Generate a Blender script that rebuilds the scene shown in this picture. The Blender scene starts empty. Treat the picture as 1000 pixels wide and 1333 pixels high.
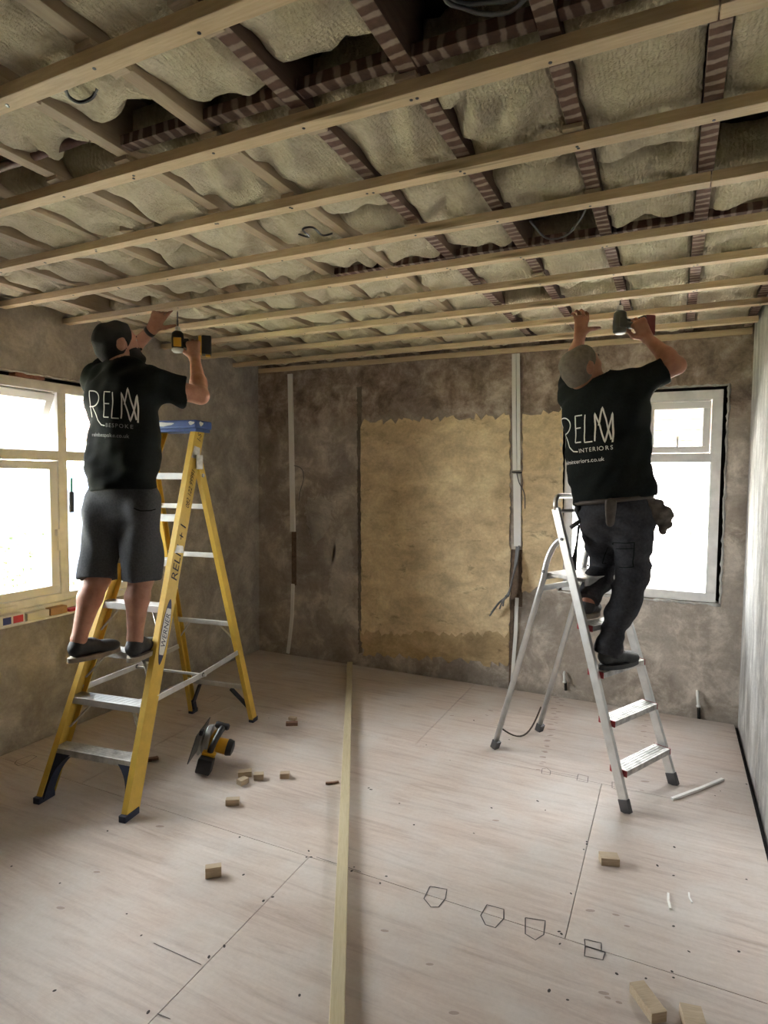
import bpy, bmesh, math, random
import numpy as np
from mathutils import Vector, Matrix
from mathutils.bvhtree import BVHTree

# ------------------------------------------------------------------ camera
sc = bpy.context.scene
COL = sc.collection
F_PX, YAW, PITCH, ROLL, CAM_H = 794.89, 0.442434, -0.057487, 0.0078056, 1.60
RM = (Matrix.Rotation(YAW, 3, 'Z') @ Matrix.Rotation(math.pi/2 + PITCH, 3, 'X') @ Matrix.Rotation(ROLL, 3, 'Z'))
cd = bpy.data.cameras.new('camera'); cam = bpy.data.objects.new('camera', cd); COL.objects.link(cam)
cam.matrix_world = Matrix.Translation((0, 0, CAM_H)) @ RM.to_4x4()
cd.sensor_fit = 'HORIZONTAL'; cd.sensor_width = 36.0; cd.lens = 36.0 * F_PX / 1000.0; cd.clip_start = 0.02; cd.clip_end = 300
sc.camera = cam
# ------------------------------------------------------------------ world, light, exposure
w = bpy.data.worlds.new('overcast_sky'); sc.world = w; w.use_nodes = True
bg = w.node_tree.nodes['Background']; bg.inputs[0].default_value = (0.97, 0.975, 1.0, 1); bg.inputs[1].default_value = 17.0
sl = bpy.data.lights.new('sun', 'SUN'); sl.energy = 150.0; sl.angle = 0.05; sl.color = (1.0, 0.965, 0.92)
sun = bpy.data.objects.new('sun', sl); COL.objects.link(sun); sun.rotation_euler = (0, math.radians(42), 0)   # hazy sun from over the right-hand wall
vs = sc.view_settings
sc.display_settings.display_device = 'sRGB'
vs.view_transform = 'Standard'; vs.look = 'None'; vs.gamma = 1.0; vs.exposure = 1.45; vs.use_curve_mapping = False
sc.cycles.max_bounces = 10; sc.cycles.diffuse_bounces = 6; sc.cycles.transparent_max_bounces = 16
sc.cycles.sample_clamp_indirect = 6.0; sc.cycles.caustics_reflective = False; sc.cycles.caustics_refractive = False

# room measures (metres)
XL, XR, YB, YF = -3.42, 0.43, 4.545, -2.2
ZB = 2.52                    # underside of the ceiling battens
ZJ = 2.567                   # underside of the joists
JX = [0.39, 0.06, -0.275, -0.605, -0.922, -1.225, -1.54, -1.86, -2.18, -2.50, -2.82, -3.14]
BY = [1.022, 1.42, 1.815, 2.21, 2.61, 3.0, 3.4, 3.8, 4.2]
LW = dict(y0=1.30, y1=3.20, z0=0.80, z1=2.16)      # window in the left wall
BW = dict(x0=-0.715, x1=0.274, z0=0.785, z1=2.185)  # window in the back wall

def portal(name, loc, rot, sx, sy):
    l = bpy.data.lights.new(name, 'AREA'); l.shape = 'RECTANGLE'; l.size = sx; l.size_y = sy
    l.cycles.is_portal = True
    o = bpy.data.objects.new(name, l); COL.objects.link(o); o.location = loc; o.rotation_euler = rot
portal('window_portal', (XL - 0.16, (LW['y0']+LW['y1'])/2, (LW['z0']+LW['z1'])/2), (0, -math.pi/2, 0), LW['z1']-LW['z0'], LW['y1']-LW['y0'])
portal('window_portal', ((BW['x0']+BW['x1'])/2, YB + 0.55, (BW['z0']+BW['z1'])/2), (-math.pi/2, 0, 0), BW['x1']-BW['x0']+.5, BW['z1']-BW['z0']+.4)

# ------------------------------------------------------------------ pixel helpers (1000 x 1333 frame)
def ray(u, v): return RM @ Vector(((u-500)/F_PX, -(v-666.5)/F_PX, -1.0))
CP = Vector((0, 0, CAM_H))
def at_z(u, v, z=0.0): d = ray(u, v); return CP + d*((z-CAM_H)/d.z)
def at_y(u, v, y): d = ray(u, v); return CP + d*(y/d.y)
def at_x(u, v, x): d = ray(u, v); return CP + d*(x/d.x)
def at_d(u, v, dist): return CP + ray(u, v)*dist
CR = Vector((math.cos(YAW), math.sin(YAW), 0)); CF = Vector((-math.sin(YAW), math.cos(YAW), 0)); UP = Vector((0, 0, 1))
rng = random.Random(7)

# ------------------------------------------------------------------ materials
MATS = {}
class NT:
    def __init__(s, m): s.m = m; s.t = m.node_tree; s.n = s.t.nodes; s.l = s.t.links
    def add(s, typ, **kw):
        n = s.n.new(typ)
        for k, v in kw.items():
            if k.startswith('i_'): n.inputs[k[2:].replace('_', ' ')].default_value = v
            else: setattr(n, k, v)
        return n
    def coord(s, scale=(1,1,1), kind='Object', rot=(0,0,0)):
        tc = s.add('ShaderNodeTexCoord'); mp = s.add('ShaderNodeMapping')
        mp.inputs['Scale'].default_value = scale; mp.inputs['Rotation'].default_value = rot
        s.l.new(tc.outputs[kind], mp.inputs['Vector']); return mp.outputs[0]
    def noise(s, vec, scale, detail=4, rough=0.55, dist=0.0):
        n = s.add('ShaderNodeTexNoise'); s.l.new(vec, n.inputs['Vector'])
        n.inputs['Scale'].default_value = scale; n.inputs['Detail'].default_value = detail
        n.inputs['Roughness'].default_value = rough; n.inputs['Distortion'].default_value = dist
        return n.outputs['Fac']
    def ramp(s, fac, stops):
        r = s.add('ShaderNodeValToRGB'); s.l.new(fac, r.inputs[0]); e = r.color_ramp.elements
        while len(e) < len(stops): e.new(0.5)
        for el, (p, c) in zip(e, stops): el.position = p; el.color = (c[0], c[1], c[2], 1) if len(c) == 3 else c
        return r.outputs[0]
    def mix(s, fac, a, b, mode='MIX'):
        m = s.add('ShaderNodeMix', data_type='RGBA', blend_type=mode)
        for sock, v in ((m.inputs[0], fac), (m.inputs[6], a), (m.inputs[7], b)):
            if isinstance(v, (int, float)): sock.default_value = v
            elif isinstance(v, tuple): sock.default_value = (v[0], v[1], v[2], 1)
            else: s.l.new(v, sock)
        return m.outputs[2]
    def math(s, op, a, b=None):
        m = s.add('ShaderNodeMath', operation=op)
        for i, v in enumerate((a, b)):
            if v is None: continue
            if isinstance(v, (int, float)): m.inputs[i].default_value = v
            else: s.l.new(v, m.inputs[i])
        return m.outputs[0]
    def bump(s, h, strength, dist=0.01):
        b = s.add('ShaderNodeBump'); s.l.new(h, b.inputs['Height']); b.inputs['Strength'].default_value = strength
        b.inputs['Distance'].default_value = dist
        s.l.new(b.outputs[0], s.n['Principled BSDF'].inputs['Normal'])
    def out(s, col=None, rough=0.6, metal=0.0, spec=0.5):
        p = s.n['Principled BSDF']
        if col is not None:
            if isinstance(col, tuple): p.inputs['Base Color'].default_value = (col[0], col[1], col[2], 1)
            else: s.l.new(col, p.inputs['Base Color'])
        if isinstance(rough, (int, float)): p.inputs['Roughness'].default_value = rough
        else: s.l.new(rough, p.inputs['Roughness'])
        p.inputs['Metallic'].default_value = metal
        p.inputs['Specular IOR Level'].default_value = spec
def newmat(name):
    m = bpy.data.materials.new(name); m.use_nodes = True; MATS[name] = m; return NT(m)
def simple(name, c, rough=0.6, metal=0.0, var=0.12, scale=8.0, bump=0.0, spec=0.5, bscale=None):
    t = newmat(name); v = t.coord(); f = t.noise(v, scale, 5, 0.6)
    a = tuple(x*(1-var) for x in c); b = tuple(min(1, x*(1+var)) for x in c)
    t.out(t.ramp(f, [(0.3, a), (0.7, b)]), rough, metal, spec)
    if bump: t.bump(t.noise(v, bscale or scale*6, 4), bump, 0.004)
    return MATS[name]

def render_wall(name, dark, mid, light, streak=(1,1,1), bump=0.5, topdark=0.0):
    t = newmat(name); v = t.coord(streak)
    big = t.noise(v, 1.1, 6, 0.6, 0.6); med = t.noise(v, 4.5, 10, 0.7, 0.35); fine = t.noise(t.coord(), 45, 6, 0.7)
    base = t.ramp(big, [(0.34, dark), (0.5, mid), (0.66, light)])
    m2 = t.ramp(med, [(0.34, tuple(x*.55 for x in mid)), (0.5, mid), (0.66, tuple(min(1, x*1.3) for x in light))])
    c = t.mix(0.6, base, m2)
    if name.startswith('sand'):      # gouges and dark blotches in the plaster
        gz = t.noise(t.coord((2.2, 1, 5.0)), 2.6, 8, 0.7, 0.4); c = t.mix(t.ramp(gz, [(0.60, (0,0,0)), (0.70, (.75,.75,.75))]), c, tuple(x*.45 for x in dark))
    c = t.mix(0.35, c, t.ramp(fine, [(0.3, (.5,.49,.48)), (0.62, (1.0,1.0,1.0))]), 'MULTIPLY')
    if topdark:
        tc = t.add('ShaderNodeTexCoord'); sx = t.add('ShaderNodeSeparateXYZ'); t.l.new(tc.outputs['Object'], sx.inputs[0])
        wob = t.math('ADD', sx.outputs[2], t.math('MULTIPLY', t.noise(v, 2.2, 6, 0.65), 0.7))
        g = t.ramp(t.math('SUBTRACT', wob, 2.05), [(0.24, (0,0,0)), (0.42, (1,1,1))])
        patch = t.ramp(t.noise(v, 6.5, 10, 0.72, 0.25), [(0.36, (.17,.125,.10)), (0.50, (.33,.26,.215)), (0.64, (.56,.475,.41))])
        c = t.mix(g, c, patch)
    t.out(c, 0.92, 0, 0.2)
    h = t.math('ADD', t.math('MULTIPLY', med, 1.0), t.math('MULTIPLY', fine, 0.35))
    t.bump(h, bump, 0.02)
    return MATS[name]
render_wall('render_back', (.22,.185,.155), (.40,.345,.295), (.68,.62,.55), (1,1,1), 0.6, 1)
render_wall('render_left', (.28,.25,.215), (.42,.382,.335), (.55,.51,.455), (1,1,1), 0.35)
render_wall('render_right', (.27,.265,.25), (.46,.45,.43), (.72,.71,.69), (1.5,2.0,0.6), 0.7)
render_wall('sand_plaster', (.60,.45,.265), (.74,.575,.355), (.82,.665,.43), (1,1,1.5), 0.5)
render_wall('sand_plaster_dark', (.38,.275,.155), (.52,.39,.22), (.62,.47,.28), (1,1,1.5), 0.5)  # lower plaster band in a darker tan
simple('chase_brown', (.13,.088,.06), 0.95, 0, 0.4, 30, 0.5)
render_wall('plaster_smear', (.36,.32,.28), (.50,.455,.405), (.66,.61,.55), (1,1,1), 0.7)
render_wall('chase_dark_render', (.13,.108,.09), (.20,.168,.142), (.27,.23,.195), (1,1,1), 0.7)
simple('dark_void', (.012,.01,.009), 0.95)
simple('brick', (.28,.12,.075), 0.9, 0, 0.35, 18, 0.5)
simple('upvc', (.82,.815,.80), 0.35, 0, 0.03, 3)
simple('upvc_grubby', (.82,.815,.80), 0.5, 0, 0.14, 9)
simple('conduit_white', (.82,.81,.78), 0.45, 0, 0.06, 6)
simple('cable_grey', (.12,.12,.125), 0.5)
simple('cable_black', (.012,.012,.013), 0.4)
simple('cable_white', (.55,.53,.48), 0.5)
simple('pencil', (.085,.075,.075), 0.8)
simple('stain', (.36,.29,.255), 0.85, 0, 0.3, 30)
simple('dirt_spot', (.05,.042,.04), 0.9)
simple('alu', (.62,.62,.61), 0.38, 0.85, 0.12, 14, 0.1)
simple('alu_worn', (.50,.49,.47), 0.5, 0.7, 0.35, 22, 0.25)
simple('steel', (.55,.55,.56), 0.3, 1.0)
simple('dark_steel', (.10,.10,.105), 0.35, 0.9)
simple('guard_grey', (.33,.335,.34), 0.42, 0.5, 0.15, 18)
simple('yellow_fibreglass', (.62,.41,.065), 0.42, 0, 0.13, 11, 0.12)
simple('yellow_plastic', (.62,.33,.02), 0.45)
simple('black_plastic', (.014,.014,.015), 0.45)
simple('red_plastic', (.13,.009,.011), 0.45)
simple('foot_navy', (.016,.022,.045), 0.55, 0, 0.3, 20)
simple('cap_blue', (.018,.055,.22), 0.45, 0, 0.25, 25)
simple('paint_splash', (.62,.64,.64), 0.6)
simple('tread_red', (.30,.025,.03), 0.5)
simple('ink', (.03,.022,.015), 0.7)
simple('logo_white', (.75,.74,.68), 0.8, 0, 0.05)
simple('logo_grey', (.24,.245,.24), 0.8, 0, 0.05)
simple('sticker_white', (.72,.72,.68), 0.5)
simple('sticker_navy', (.02,.025,.07), 0.5)
simple('rubber', (.018,.018,.018), 0.7)
simple('sole_pale', (.27,.225,.175), 0.75, 0, 0.2, 30)
simple('sole_black', (.03,.03,.032), 0.7)
simple('shoe_black', (.014,.015,.016), 0.6, 0, 0.3, 60, 0.3)
simple('shirt_black', (.0085,.0105,.0095), 0.95, 0, 0.25, 90, 0.25, 0.15, 700)
simple('shorts_grey', (.066,.069,.076), 0.95, 0, 0.25, 120, 0.35, 0.2, 900)
simple('trouser_dark', (.034,.034,.039), 0.9, 0, 0.3, 70, 0.35, 0.2, 800)
simple('belt_leather', (.05,.035,.026), 0.6, 0, 0.3, 40, 0.3)
simple('glove_cloth', (.085,.07,.06), 0.95, 0, 0.5, 26, 0.6)
simple('hair_dark', (.0075,.006,.005), 0.75, 0, 0.4, 60, 0.8, 0.3, 260)
simple('hair_grey', (.13,.108,.09), 0.85, 0, 0.3, 35, 0.6, 0.3, 300)
simple('eye', (.5,.47,.43), 0.25)
simple('cardboard', (.42,.25,.13), 0.85, 0, 0.12, 20)
simple('box_white', (.68,.66,.62), 0.6)
simple('box_blue', (.02,.035,.17), 0.55)
simple('box_red', (.55,.035,.05), 0.55)
simple('copper_old', (.17,.10,.08), 0.6, 0.2, 0.3, 30)
simple('old_deck', (.045,.027,.017), 0.9, 0, 0.4, 14, 0.3)
simple('blue_sheet', (.30,.42,.62), 0.5)
simple('green_plastic', (.02,.25,.16), 0.5)
simple('lawn', (.29,.31,.20), 0.95, 0, 0.4, 4)
simple('leaf_green', (.022,.04,.012), 0.8, 0, 0.4, 12)
simple('twig', (.10,.07,.045), 0.9)
simple('paving', (.52,.49,.45), 0.9, 0, 0.15, 6)
simple('fence_wood', (.05,.029,.016), 0.85, 0, 0.25, 8)
simple('house_render', (.62,.60,.56), 0.9, 0, 0.08, 3)
simple('roof_tile', (.05,.026,.018), 0.85, 0, 0.3, 9)
simple('window_dark', (.06,.07,.08), 0.15)
t = newmat('skin'); v = t.coord(); f = t.noise(v, 22, 5, 0.6)
t.out(t.ramp(f, [(0.3, (.37,.175,.115)), (0.7, (.50,.265,.185))]), 0.55, 0, 0.35); t.bump(t.noise(v, 160, 3), 0.12, 0.002)
t.n['Principled BSDF'].inputs['Subsurface Weight'].default_value = 0.06; t.n['Principled BSDF'].inputs['Subsurface Radius'].default_value = (0.02, 0.008, 0.004)
t = newmat('skin_tan'); v = t.coord(); f = t.noise(v, 22, 5, 0.6)
t.out(t.ramp(f, [(0.3, (.25,.105,.065)), (0.7, (.34,.16,.105))]), 0.55, 0, 0.35); t.bump(t.noise(v, 160, 3), 0.12, 0.002)
# glass
t = newmat('glass'); n = t.n; n.remove(n['Principled BSDF'])
tr = t.add('ShaderNodeBsdfTransparent'); gl = t.add('ShaderNodeBsdfGlossy', i_Roughness=0.02); fr = t.add('ShaderNodeFresnel', i_IOR=1.45)
tr.inputs[0].default_value = (.94,.96,.95,1)
mx = t.add('ShaderNodeMixShader'); t.l.new(fr.outputs[0], mx.inputs[0]); t.l.new(tr.outputs[0], mx.inputs[1]); t.l.new(gl.outputs[0], mx.inputs[2])
t.l.new(mx.outputs[0], n['Material Output'].inputs[0])
# timber: grain stretched along local axis
def timber(name, c1, c2, axis='X', sc_=1.0, knots=True, rough=0.65):
    t = newmat(name); s = {'X': (1.2, 14, 14), 'Y': (14, 1.2, 14), 'Z': (14, 14, 1.2)}[axis]
    v = t.coord(tuple(k*sc_ for k in s)); f = t.noise(v, 3.0, 7, 0.62, 0.4); g = t.noise(v, 11, 4, 0.6)
    c = t.mix(0.5, t.ramp(f, [(0.3, c1), (0.7, c2)]), t.ramp(g, [(0.35, c1), (0.65, c2)]))
    info = t.add('ShaderNodeObjectInfo')
    c = t.mix(t.math('MULTIPLY', info.outputs['Random'], 0.25), c, tuple(x*.7 for x in c1))
    if knots:
        k = t.noise(t.coord(tuple(x*0.5 for x in s)), 2.6, 2, 0.5); c = t.mix(t.ramp(k, [(0.68, (0,0,0)), (0.76, (1,1,1))]), c, tuple(x*.45 for x in c1))
    t.out(c, rough, 0, 0.3); t.bump(f, 0.15, 0.003)
timber('batten_pine', (.60,.45,.27), (.80,.65,.44), 'X')
timber('floor_pine', (.44,.37,.235), (.56,.49,.335), 'X', 1.0, False)
timber('block_pine', (.40,.31,.21), (.58,.47,.34), 'X', 2.0, False)
timber('new_joist', (.36,.28,.19), (.48,.385,.265), 'Y', 1.0, False)
timber('old_joist', (.10,.062,.045), (.17,.11,.085), 'Y', 1.0, False)
timber('dark_stick', (.16,.085,.06), (.26,.15,.10), 'X', 2.0, False)
# joists: dark old timber with pale stripes left by the laths
def lathed(name, axis, dark, pale):
    t = newmat(name); tc = t.add('ShaderNodeTexCoord'); sx = t.add('ShaderNodeSeparateXYZ'); t.l.new(tc.outputs['Object'], sx.inputs[0])
    co = sx.outputs[axis]; oth = sx.outputs[1-axis]
    wob = t.math('MULTIPLY', t.math('SUBTRACT', t.noise(t.coord(), 9, 4), 0.5), 0.045)
    info = t.add('ShaderNodeObjectInfo')
    s = t.math('ADD', t.math('ADD', co, wob), t.math('MULTIPLY', info.outputs['Random'], 3.0))
    saw = t.math('FRACT', t.math('DIVIDE', s, 0.043))
    f = t.ramp(saw, [(0.0, (1,1,1)), (0.26, (1,1,1)), (0.36, (0,0,0)), (0.9, (0,0,0)), (1.0, (1,1,1))])
    nn = t.noise(t.coord(), 28, 6, 0.65)
    d = t.ramp(nn, [(0.3, tuple(x*.5 for x in dark)), (0.7, dark)]); p = t.ramp(nn, [(0.3, tuple(x*.6 for x in pale)), (0.7, pale)])
    t.out(t.mix(f, d, p), 0.9, 0, 0.2); t.bump(t.math('ADD', saw, nn), 0.3, 0.004)
lathed('lathed_joist', 1, (.15,.085,.065), (.40,.31,.255))
lathed('lathed_noggin', 0, (.11,.062,.048), (.32,.24,.2))
# mineral wool
t = newmat('mineral_wool'); v = t.coord((1,1,1)); f = t.noise(v, 7, 7, 0.65, 0.6); g = t.noise(v, 70, 4, 0.7)
info = t.add('ShaderNodeObjectInfo')
c = t.ramp(f, [(0.28, (.50,.435,.30)), (0.5, (.66,.60,.44)), (0.72, (.76,.70,.55))])
c = t.mix(0.4, c, t.ramp(g, [(0.3, (.55,.5,.42)), (0.65, (1,1,1))]), 'MULTIPLY')
c = t.mix(t.math('MULTIPLY', info.outputs['Random'], 0.3), c, (.52,.46,.34))
t.out(c, 1.0, 0, 0.05)
wv = t.add('ShaderNodeTexWave', wave_type='BANDS', bands_direction='X'); t.l.new(v, wv.inputs['Vector'])
wv.inputs['Scale'].default_value = 26; wv.inputs['Distortion'].default_value = 5.5; wv.inputs['Detail'].default_value = 4; wv.inputs['Detail Scale'].default_value = 2.0
t.bump(t.math('ADD', t.math('MULTIPLY', wv.outputs['Fac'], 0.22), t.math('ADD', f, g)), 0.9, 0.012)
# plywood
t = newmat('plywood'); v = t.coord((0.55, 5.5, 1)); v2 = t.coord(); info = t.add('ShaderNodeObjectInfo')
f = t.noise(v, 2.4, 8, 0.62, 1.6); g = t.noise(v, 9, 6, 0.65, 0.8); sp = t.noise(v2, 3.2, 6, 0.6); fine = t.noise(v2, 60, 4, 0.7)
c = t.ramp(f, [(0.28, (.35,.272,.232)), (0.47, (.55,.460,.408)), (0.7, (.66,.578,.525))])
c = t.mix(0.35, c, t.ramp(g, [(0.3, (.40,.325,.28)), (0.65, (.60,.515,.462))]))
c = t.mix(t.ramp(sp, [(0.42, (0,0,0)), (0.68, (.6,.6,.6))]), c, (.60,.58,.56))
c = t.mix(0.25, c, t.ramp(fine, [(0.3, (.72,.70,.68)), (0.6, (1,1,1))]), 'MULTIPLY')
c = t.mix(t.math('MULTIPLY', info.outputs['Random'], 0.12), c, (.40,.33,.28))
t.out(c, 0.62, 0, 0.3); t.bump(t.math('ADD', g, fine), 0.12, 0.004)

# ------------------------------------------------------------------ mesh helpers
class MB:
    def __init__(s): s.v = []; s.f = []
    def raw(s, vs, fs):
        o = len(s.v); s.v += [Vector(x) for x in vs]; s.f += [tuple(i+o for i in f) for f in fs]; return s
    def box(s, c, size, rot=None, bev=0.0):
        bm = bmesh.new(); bmesh.ops.create_cube(bm, size=1.0)
        for vv in bm.verts: vv.co = Vector((vv.co.x*size[0], vv.co.y*size[1], vv.co.z*size[2]))
        if bev: bmesh.ops.bevel(bm, geom=list(bm.edges), offset=bev, segments=2, affect='EDGES', profile=0.6)
        R = rot if rot is not None else Matrix.Identity(3)
        c = Vector(c); bm.verts.index_update()
        s.raw([R @ vv.co + c for vv in bm.verts], [[vv.index for vv in f.verts] for f in bm.faces]); bm.free(); return s
    def box2(s, a, b, bev=0.0):
        a = Vector(a); b = Vector(b); return s.box((a+b)/2, [abs(x) for x in (b-a)], None, bev)
    def bar(s, a, b, wx, wy, side=None, bev=0.0):
        """box beam from a to b; wx along 'side' hint, wy across"""
        a = Vector(a); b = Vector(b); z = (b-a); L = z.length; z.normalize()
        h = Vector(side) if side is not None else (Vector((1,0,0)) if abs(z.x) < .9 else Vector((0,1,0)))
        x = (h - z*h.dot(z)).normalized(); y = z.cross(x)
        R = Matrix((x, y, z)).transposed()
        return s.box((a+b)/2, (wx, wy, L), R, bev)
    def tube(s, pts, r, n=10, cap=True):
        pts = [Vector(p) for p in pts]; m = len(pts); rs = r if isinstance(r, (list, tuple)) else [r]*m
        o = len(s.v); up = None
        for i, p in enumerate(pts):
            t_ = (pts[min(i+1, m-1)] - pts[max(i-1, 0)]).normalized()
            if up is None: up = t_.orthogonal().normalized()
            up = (up - t_*up.dot(t_)).normalized(); y = t_.cross(up)
            for k in range(n):
                a = 2*math.pi*k/n; s.v.append(p + (up*math.cos(a) + y*math.sin(a))*rs[i])
        for i in range(m-1):
            for k in range(n):
                s.f.append((o+i*n+k, o+i*n+(k+1) % n, o+(i+1)*n+(k+1) % n, o+(i+1)*n+k))
        if cap: s.f.append(tuple(o+k for k in reversed(range(n)))); s.f.append(tuple(o+(m-1)*n+k for k in range(n)))
        return s
    def lathe(s, prof, base, axis, n=20):
        """prof: (r, h) pairs along axis from base"""
        axis = Vector(axis).normalized(); x = axis.orthogonal().normalized(); y = axis.cross(x); base = Vector(base); o = len(s.v); m = len(prof)
        for r, h in prof:
            for k in range(n):
                a = 2*math.pi*k/n; s.v.append(base + axis*h + (x*math.cos(a)+y*math.sin(a))*max(r, 1e-4))
        for i in range(m-1):
            for k in range(n): s.f.append((o+i*n+k, o+i*n+(k+1) % n, o+(i+1)*n+(k+1) % n, o+(i+1)*n+k))
        s.f.append(tuple(o+k for k in reversed(range(n)))); s.f.append(tuple(o+(m-1)*n+k for k in range(n)))
        return s
    def prism(s, poly, origin, ux, uy, depth):
        """extrude 2D polygon in the (ux, uy) plane by the vector depth"""
        o = len(s.v); n = len(poly); origin = Vector(origin); ux = Vector(ux); uy = Vector(uy); depth = Vector(depth)
        a = [origin + ux*p[0] + uy*p[1] for p in poly]
        s.v += a + [q + depth for q in a]
        s.f.append(tuple(o+i for i in reversed(range(n)))); s.f.append(tuple(o+n+i for i in range(n)))
        for i in range(n): j = (i+1) % n; s.f.append((o+i, o+j, o+n+j, o+n+i))
        return s
    def ribbon(s, pts, width, nrm, lift=0.0):
        """flat stroke along pts, lying square to nrm"""
        pts = [Vector(p) for p in pts]; nrm = Vector(nrm).normalized(); m = len(pts); o = len(s.v)
        for i, p in enumerate(pts):
            t_ = (pts[min(i+1, m-1)] - pts[max(i-1, 0)]).normalized(); y = nrm.cross(t_).normalized()*width/2
            s.v += [p + y + nrm*lift, p - y + nrm*lift]
        for i in range(m-1): s.f.append((o+2*i, o+2*i+1, o+2*i+3, o+2*i+2))
        return s
def W(o):
    M = Matrix.LocRotScale(o.location, o.rotation_euler, o.scale); return W(o.parent) @ M if o.parent else M
def tag(o, label=None, cat=None, group=None, kind=None):
    if label: o['label'] = label
    if cat: o['category'] = cat
    if group: o['group'] = group
    if kind: o['kind'] = kind
    return o
def obj(name, mb, mat, parent=None, smooth=False, world=False, fixn=True):
    me = bpy.data.meshes.new(name)
    vs_ = mb.v
    if world and parent: Mi = W(parent).inverted(); vs_ = [Mi @ x for x in vs_]
    me.from_pydata([tuple(x) for x in vs_], [], mb.f); me.update()
    if fixn:
        bm = bmesh.new(); bm.from_mesh(me); bmesh.ops.recalc_face_normals(bm, faces=bm.faces); bm.to_mesh(me); bm.free()
    me.materials.append(MATS[mat])
    if smooth:
        for p in me.polygons: p.use_smooth = True
    o = bpy.data.objects.new(name, me); COL.objects.link(o)
    if parent: o.parent = parent
    return o
def autosmooth(o, ang=0.7):
    bm = bmesh.new(); bm.from_mesh(o.data)
    for f in bm.faces: f.smooth = True
    for e in bm.edges:
        if len(e.link_faces) == 2 and e.calc_face_angle(0) > ang: e.smooth = False
    bm.to_mesh(o.data); bm.free(); return o
def thing(name, label, cat, loc=(0,0,0), rz=0.0, group=None, kind=None):
    o = bpy.data.objects.new(name, None); COL.objects.link(o); o.location = loc; o.rotation_euler = (0, 0, rz); o.empty_display_size = 0.1
    return tag(o, label, cat, group, kind)
def copy_tree(o, parent=None):
    c = o.copy(); COL.objects.link(c); c.parent = parent
    for ch in o.children: copy_tree(ch, c)
    return c
def text_mesh(txt, size, font_shear=0.0):
    """flat outline of a text as (verts2d, faces)"""
    cu = bpy.data.curves.new('text', 'FONT'); cu.body = txt; cu.size = size; cu.resolution_u = 3; cu.shear = font_shear
    o = bpy.data.objects.new('text', cu); COL.objects.link(o)
    dg = bpy.context.evaluated_depsgraph_get(); me = bpy.data.meshes.new_from_object(o.evaluated_get(dg))
    vv = [v.co.copy() for v in me.vertices]; ff = [tuple(p.vertices) for p in me.polygons]
    bpy.data.objects.remove(o); bpy.data.meshes.remove(me); bpy.data.curves.remove(cu)
    return vv, ff

# ================================================================== THE ROOM
def wall(name, mat, boxes):
    mb = MB()
    for a, b in boxes: mb.box2(a, b)
    o = obj(name, mb, mat); tag(o, kind='structure'); return o
T = 0.24; ZC = 2.80
g = 0.028   # open joint between a window frame and the masonry
wl = wall('wall_left', 'render_left', [
    ((XL-T, YF, -.15), (XL, YB+T, LW['z0']-.005)), ((XL-T, YF, LW['z1']+g), (XL, YB+T, ZC)),
    ((XL-T, YF, LW['z0']-.005), (XL, LW['y0']-g, LW['z1']+g)), ((XL-T, LW['y1']+g, LW['z0']-.005), (XL, YB+T, LW['z1']+g))])
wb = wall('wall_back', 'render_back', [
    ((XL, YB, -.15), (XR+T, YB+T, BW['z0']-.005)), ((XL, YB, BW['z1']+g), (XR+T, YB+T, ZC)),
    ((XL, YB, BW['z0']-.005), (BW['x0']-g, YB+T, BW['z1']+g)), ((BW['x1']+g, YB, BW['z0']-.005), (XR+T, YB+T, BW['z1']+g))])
wr = wall('wall_right', 'render_right', [((XR, YF, -.15), (XR+T, YB, ZC))])
wf = wall('wall_front', 'render_left', [((XL-T, YF-T, -.15), (XR+T, YF, ZC))])
# near-black strips that stand for the shade in the open joints round the frames
mb = MB()
for a, b in (((BW['x1'], YB+.075, BW['z0']), (BW['x1']+g, YB+.13, BW['z1']+g)), ((BW['x0']-g, YB+.075, BW['z1']), (BW['x1']+g, YB+.13, BW['z1']+g)),
             ((BW['x0']-g, YB+.075, BW['z0']), (BW['x0'], YB+.13, BW['z1']+g))): mb.box2(a, b)
obj('joint_void', mb, 'dark_void', wb)
mb = MB()
for a, b in (((XL-.13, LW['y0']-g, LW['z1']), (XL-.075, LW['y1']+g, LW['z1']+g)), ((XL-.13, LW['y1'], LW['z0']), (XL-.075, LW['y1']+g, LW['z1']+g)),
             ((XL-.13, LW['y0']-g, LW['z0']), (XL-.075, LW['y0'], LW['z1']+g))): mb.box2(a, b)
obj('joint_void', mb, 'dark_void', wl)
for y0, y1 in ((2.29, 2.385), (2.39, 2.47), (1.75, 1.95)):
    obj('brick', MB().box2((XL-.07, y0, LW['z1']+.002), (XL-.006, y1, LW['z1']+g-.003), .003), 'brick', wl)
# broken lips of render round the openings
def lip(pts, parent, mat, r=0.008):
    q = []
    for a, b in zip(pts, pts[1:]):
        a = Vector(a); b = Vector(b); n = max(2, int((b-a).length/0.025))
        q += [a + (b-a)*i/n + Vector((rng.uniform(-.004,.004), rng.uniform(-.003,.003), rng.uniform(-.004,.004))) for i in range(n)]
    q.append(Vector(pts[-1])); obj('render_edge', MB().tube(q, [r*rng.uniform(.5, 1.4) for _ in q], 6), mat, parent, True)
lip([(BW['x1']+g, YB, BW['z0']-.02), (BW['x1']+g, YB, BW['z1']+g), (BW['x0']-g, YB, BW['z1']+g), (BW['x0']-g, YB, BW['z0'])], wb, 'render_right')
lip([(BW['x0']-g, YB, BW['z0']-.012), (BW['x1']+g, YB, BW['z0']-.012)], wb, 'render_right', .010)
lip([(XL, LW['y0'], LW['z1']+g), (XL, LW['y1']+g, LW['z1']+g), (XL, LW['y1']+g, LW['z0'])], wl, 'render_left')

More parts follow.
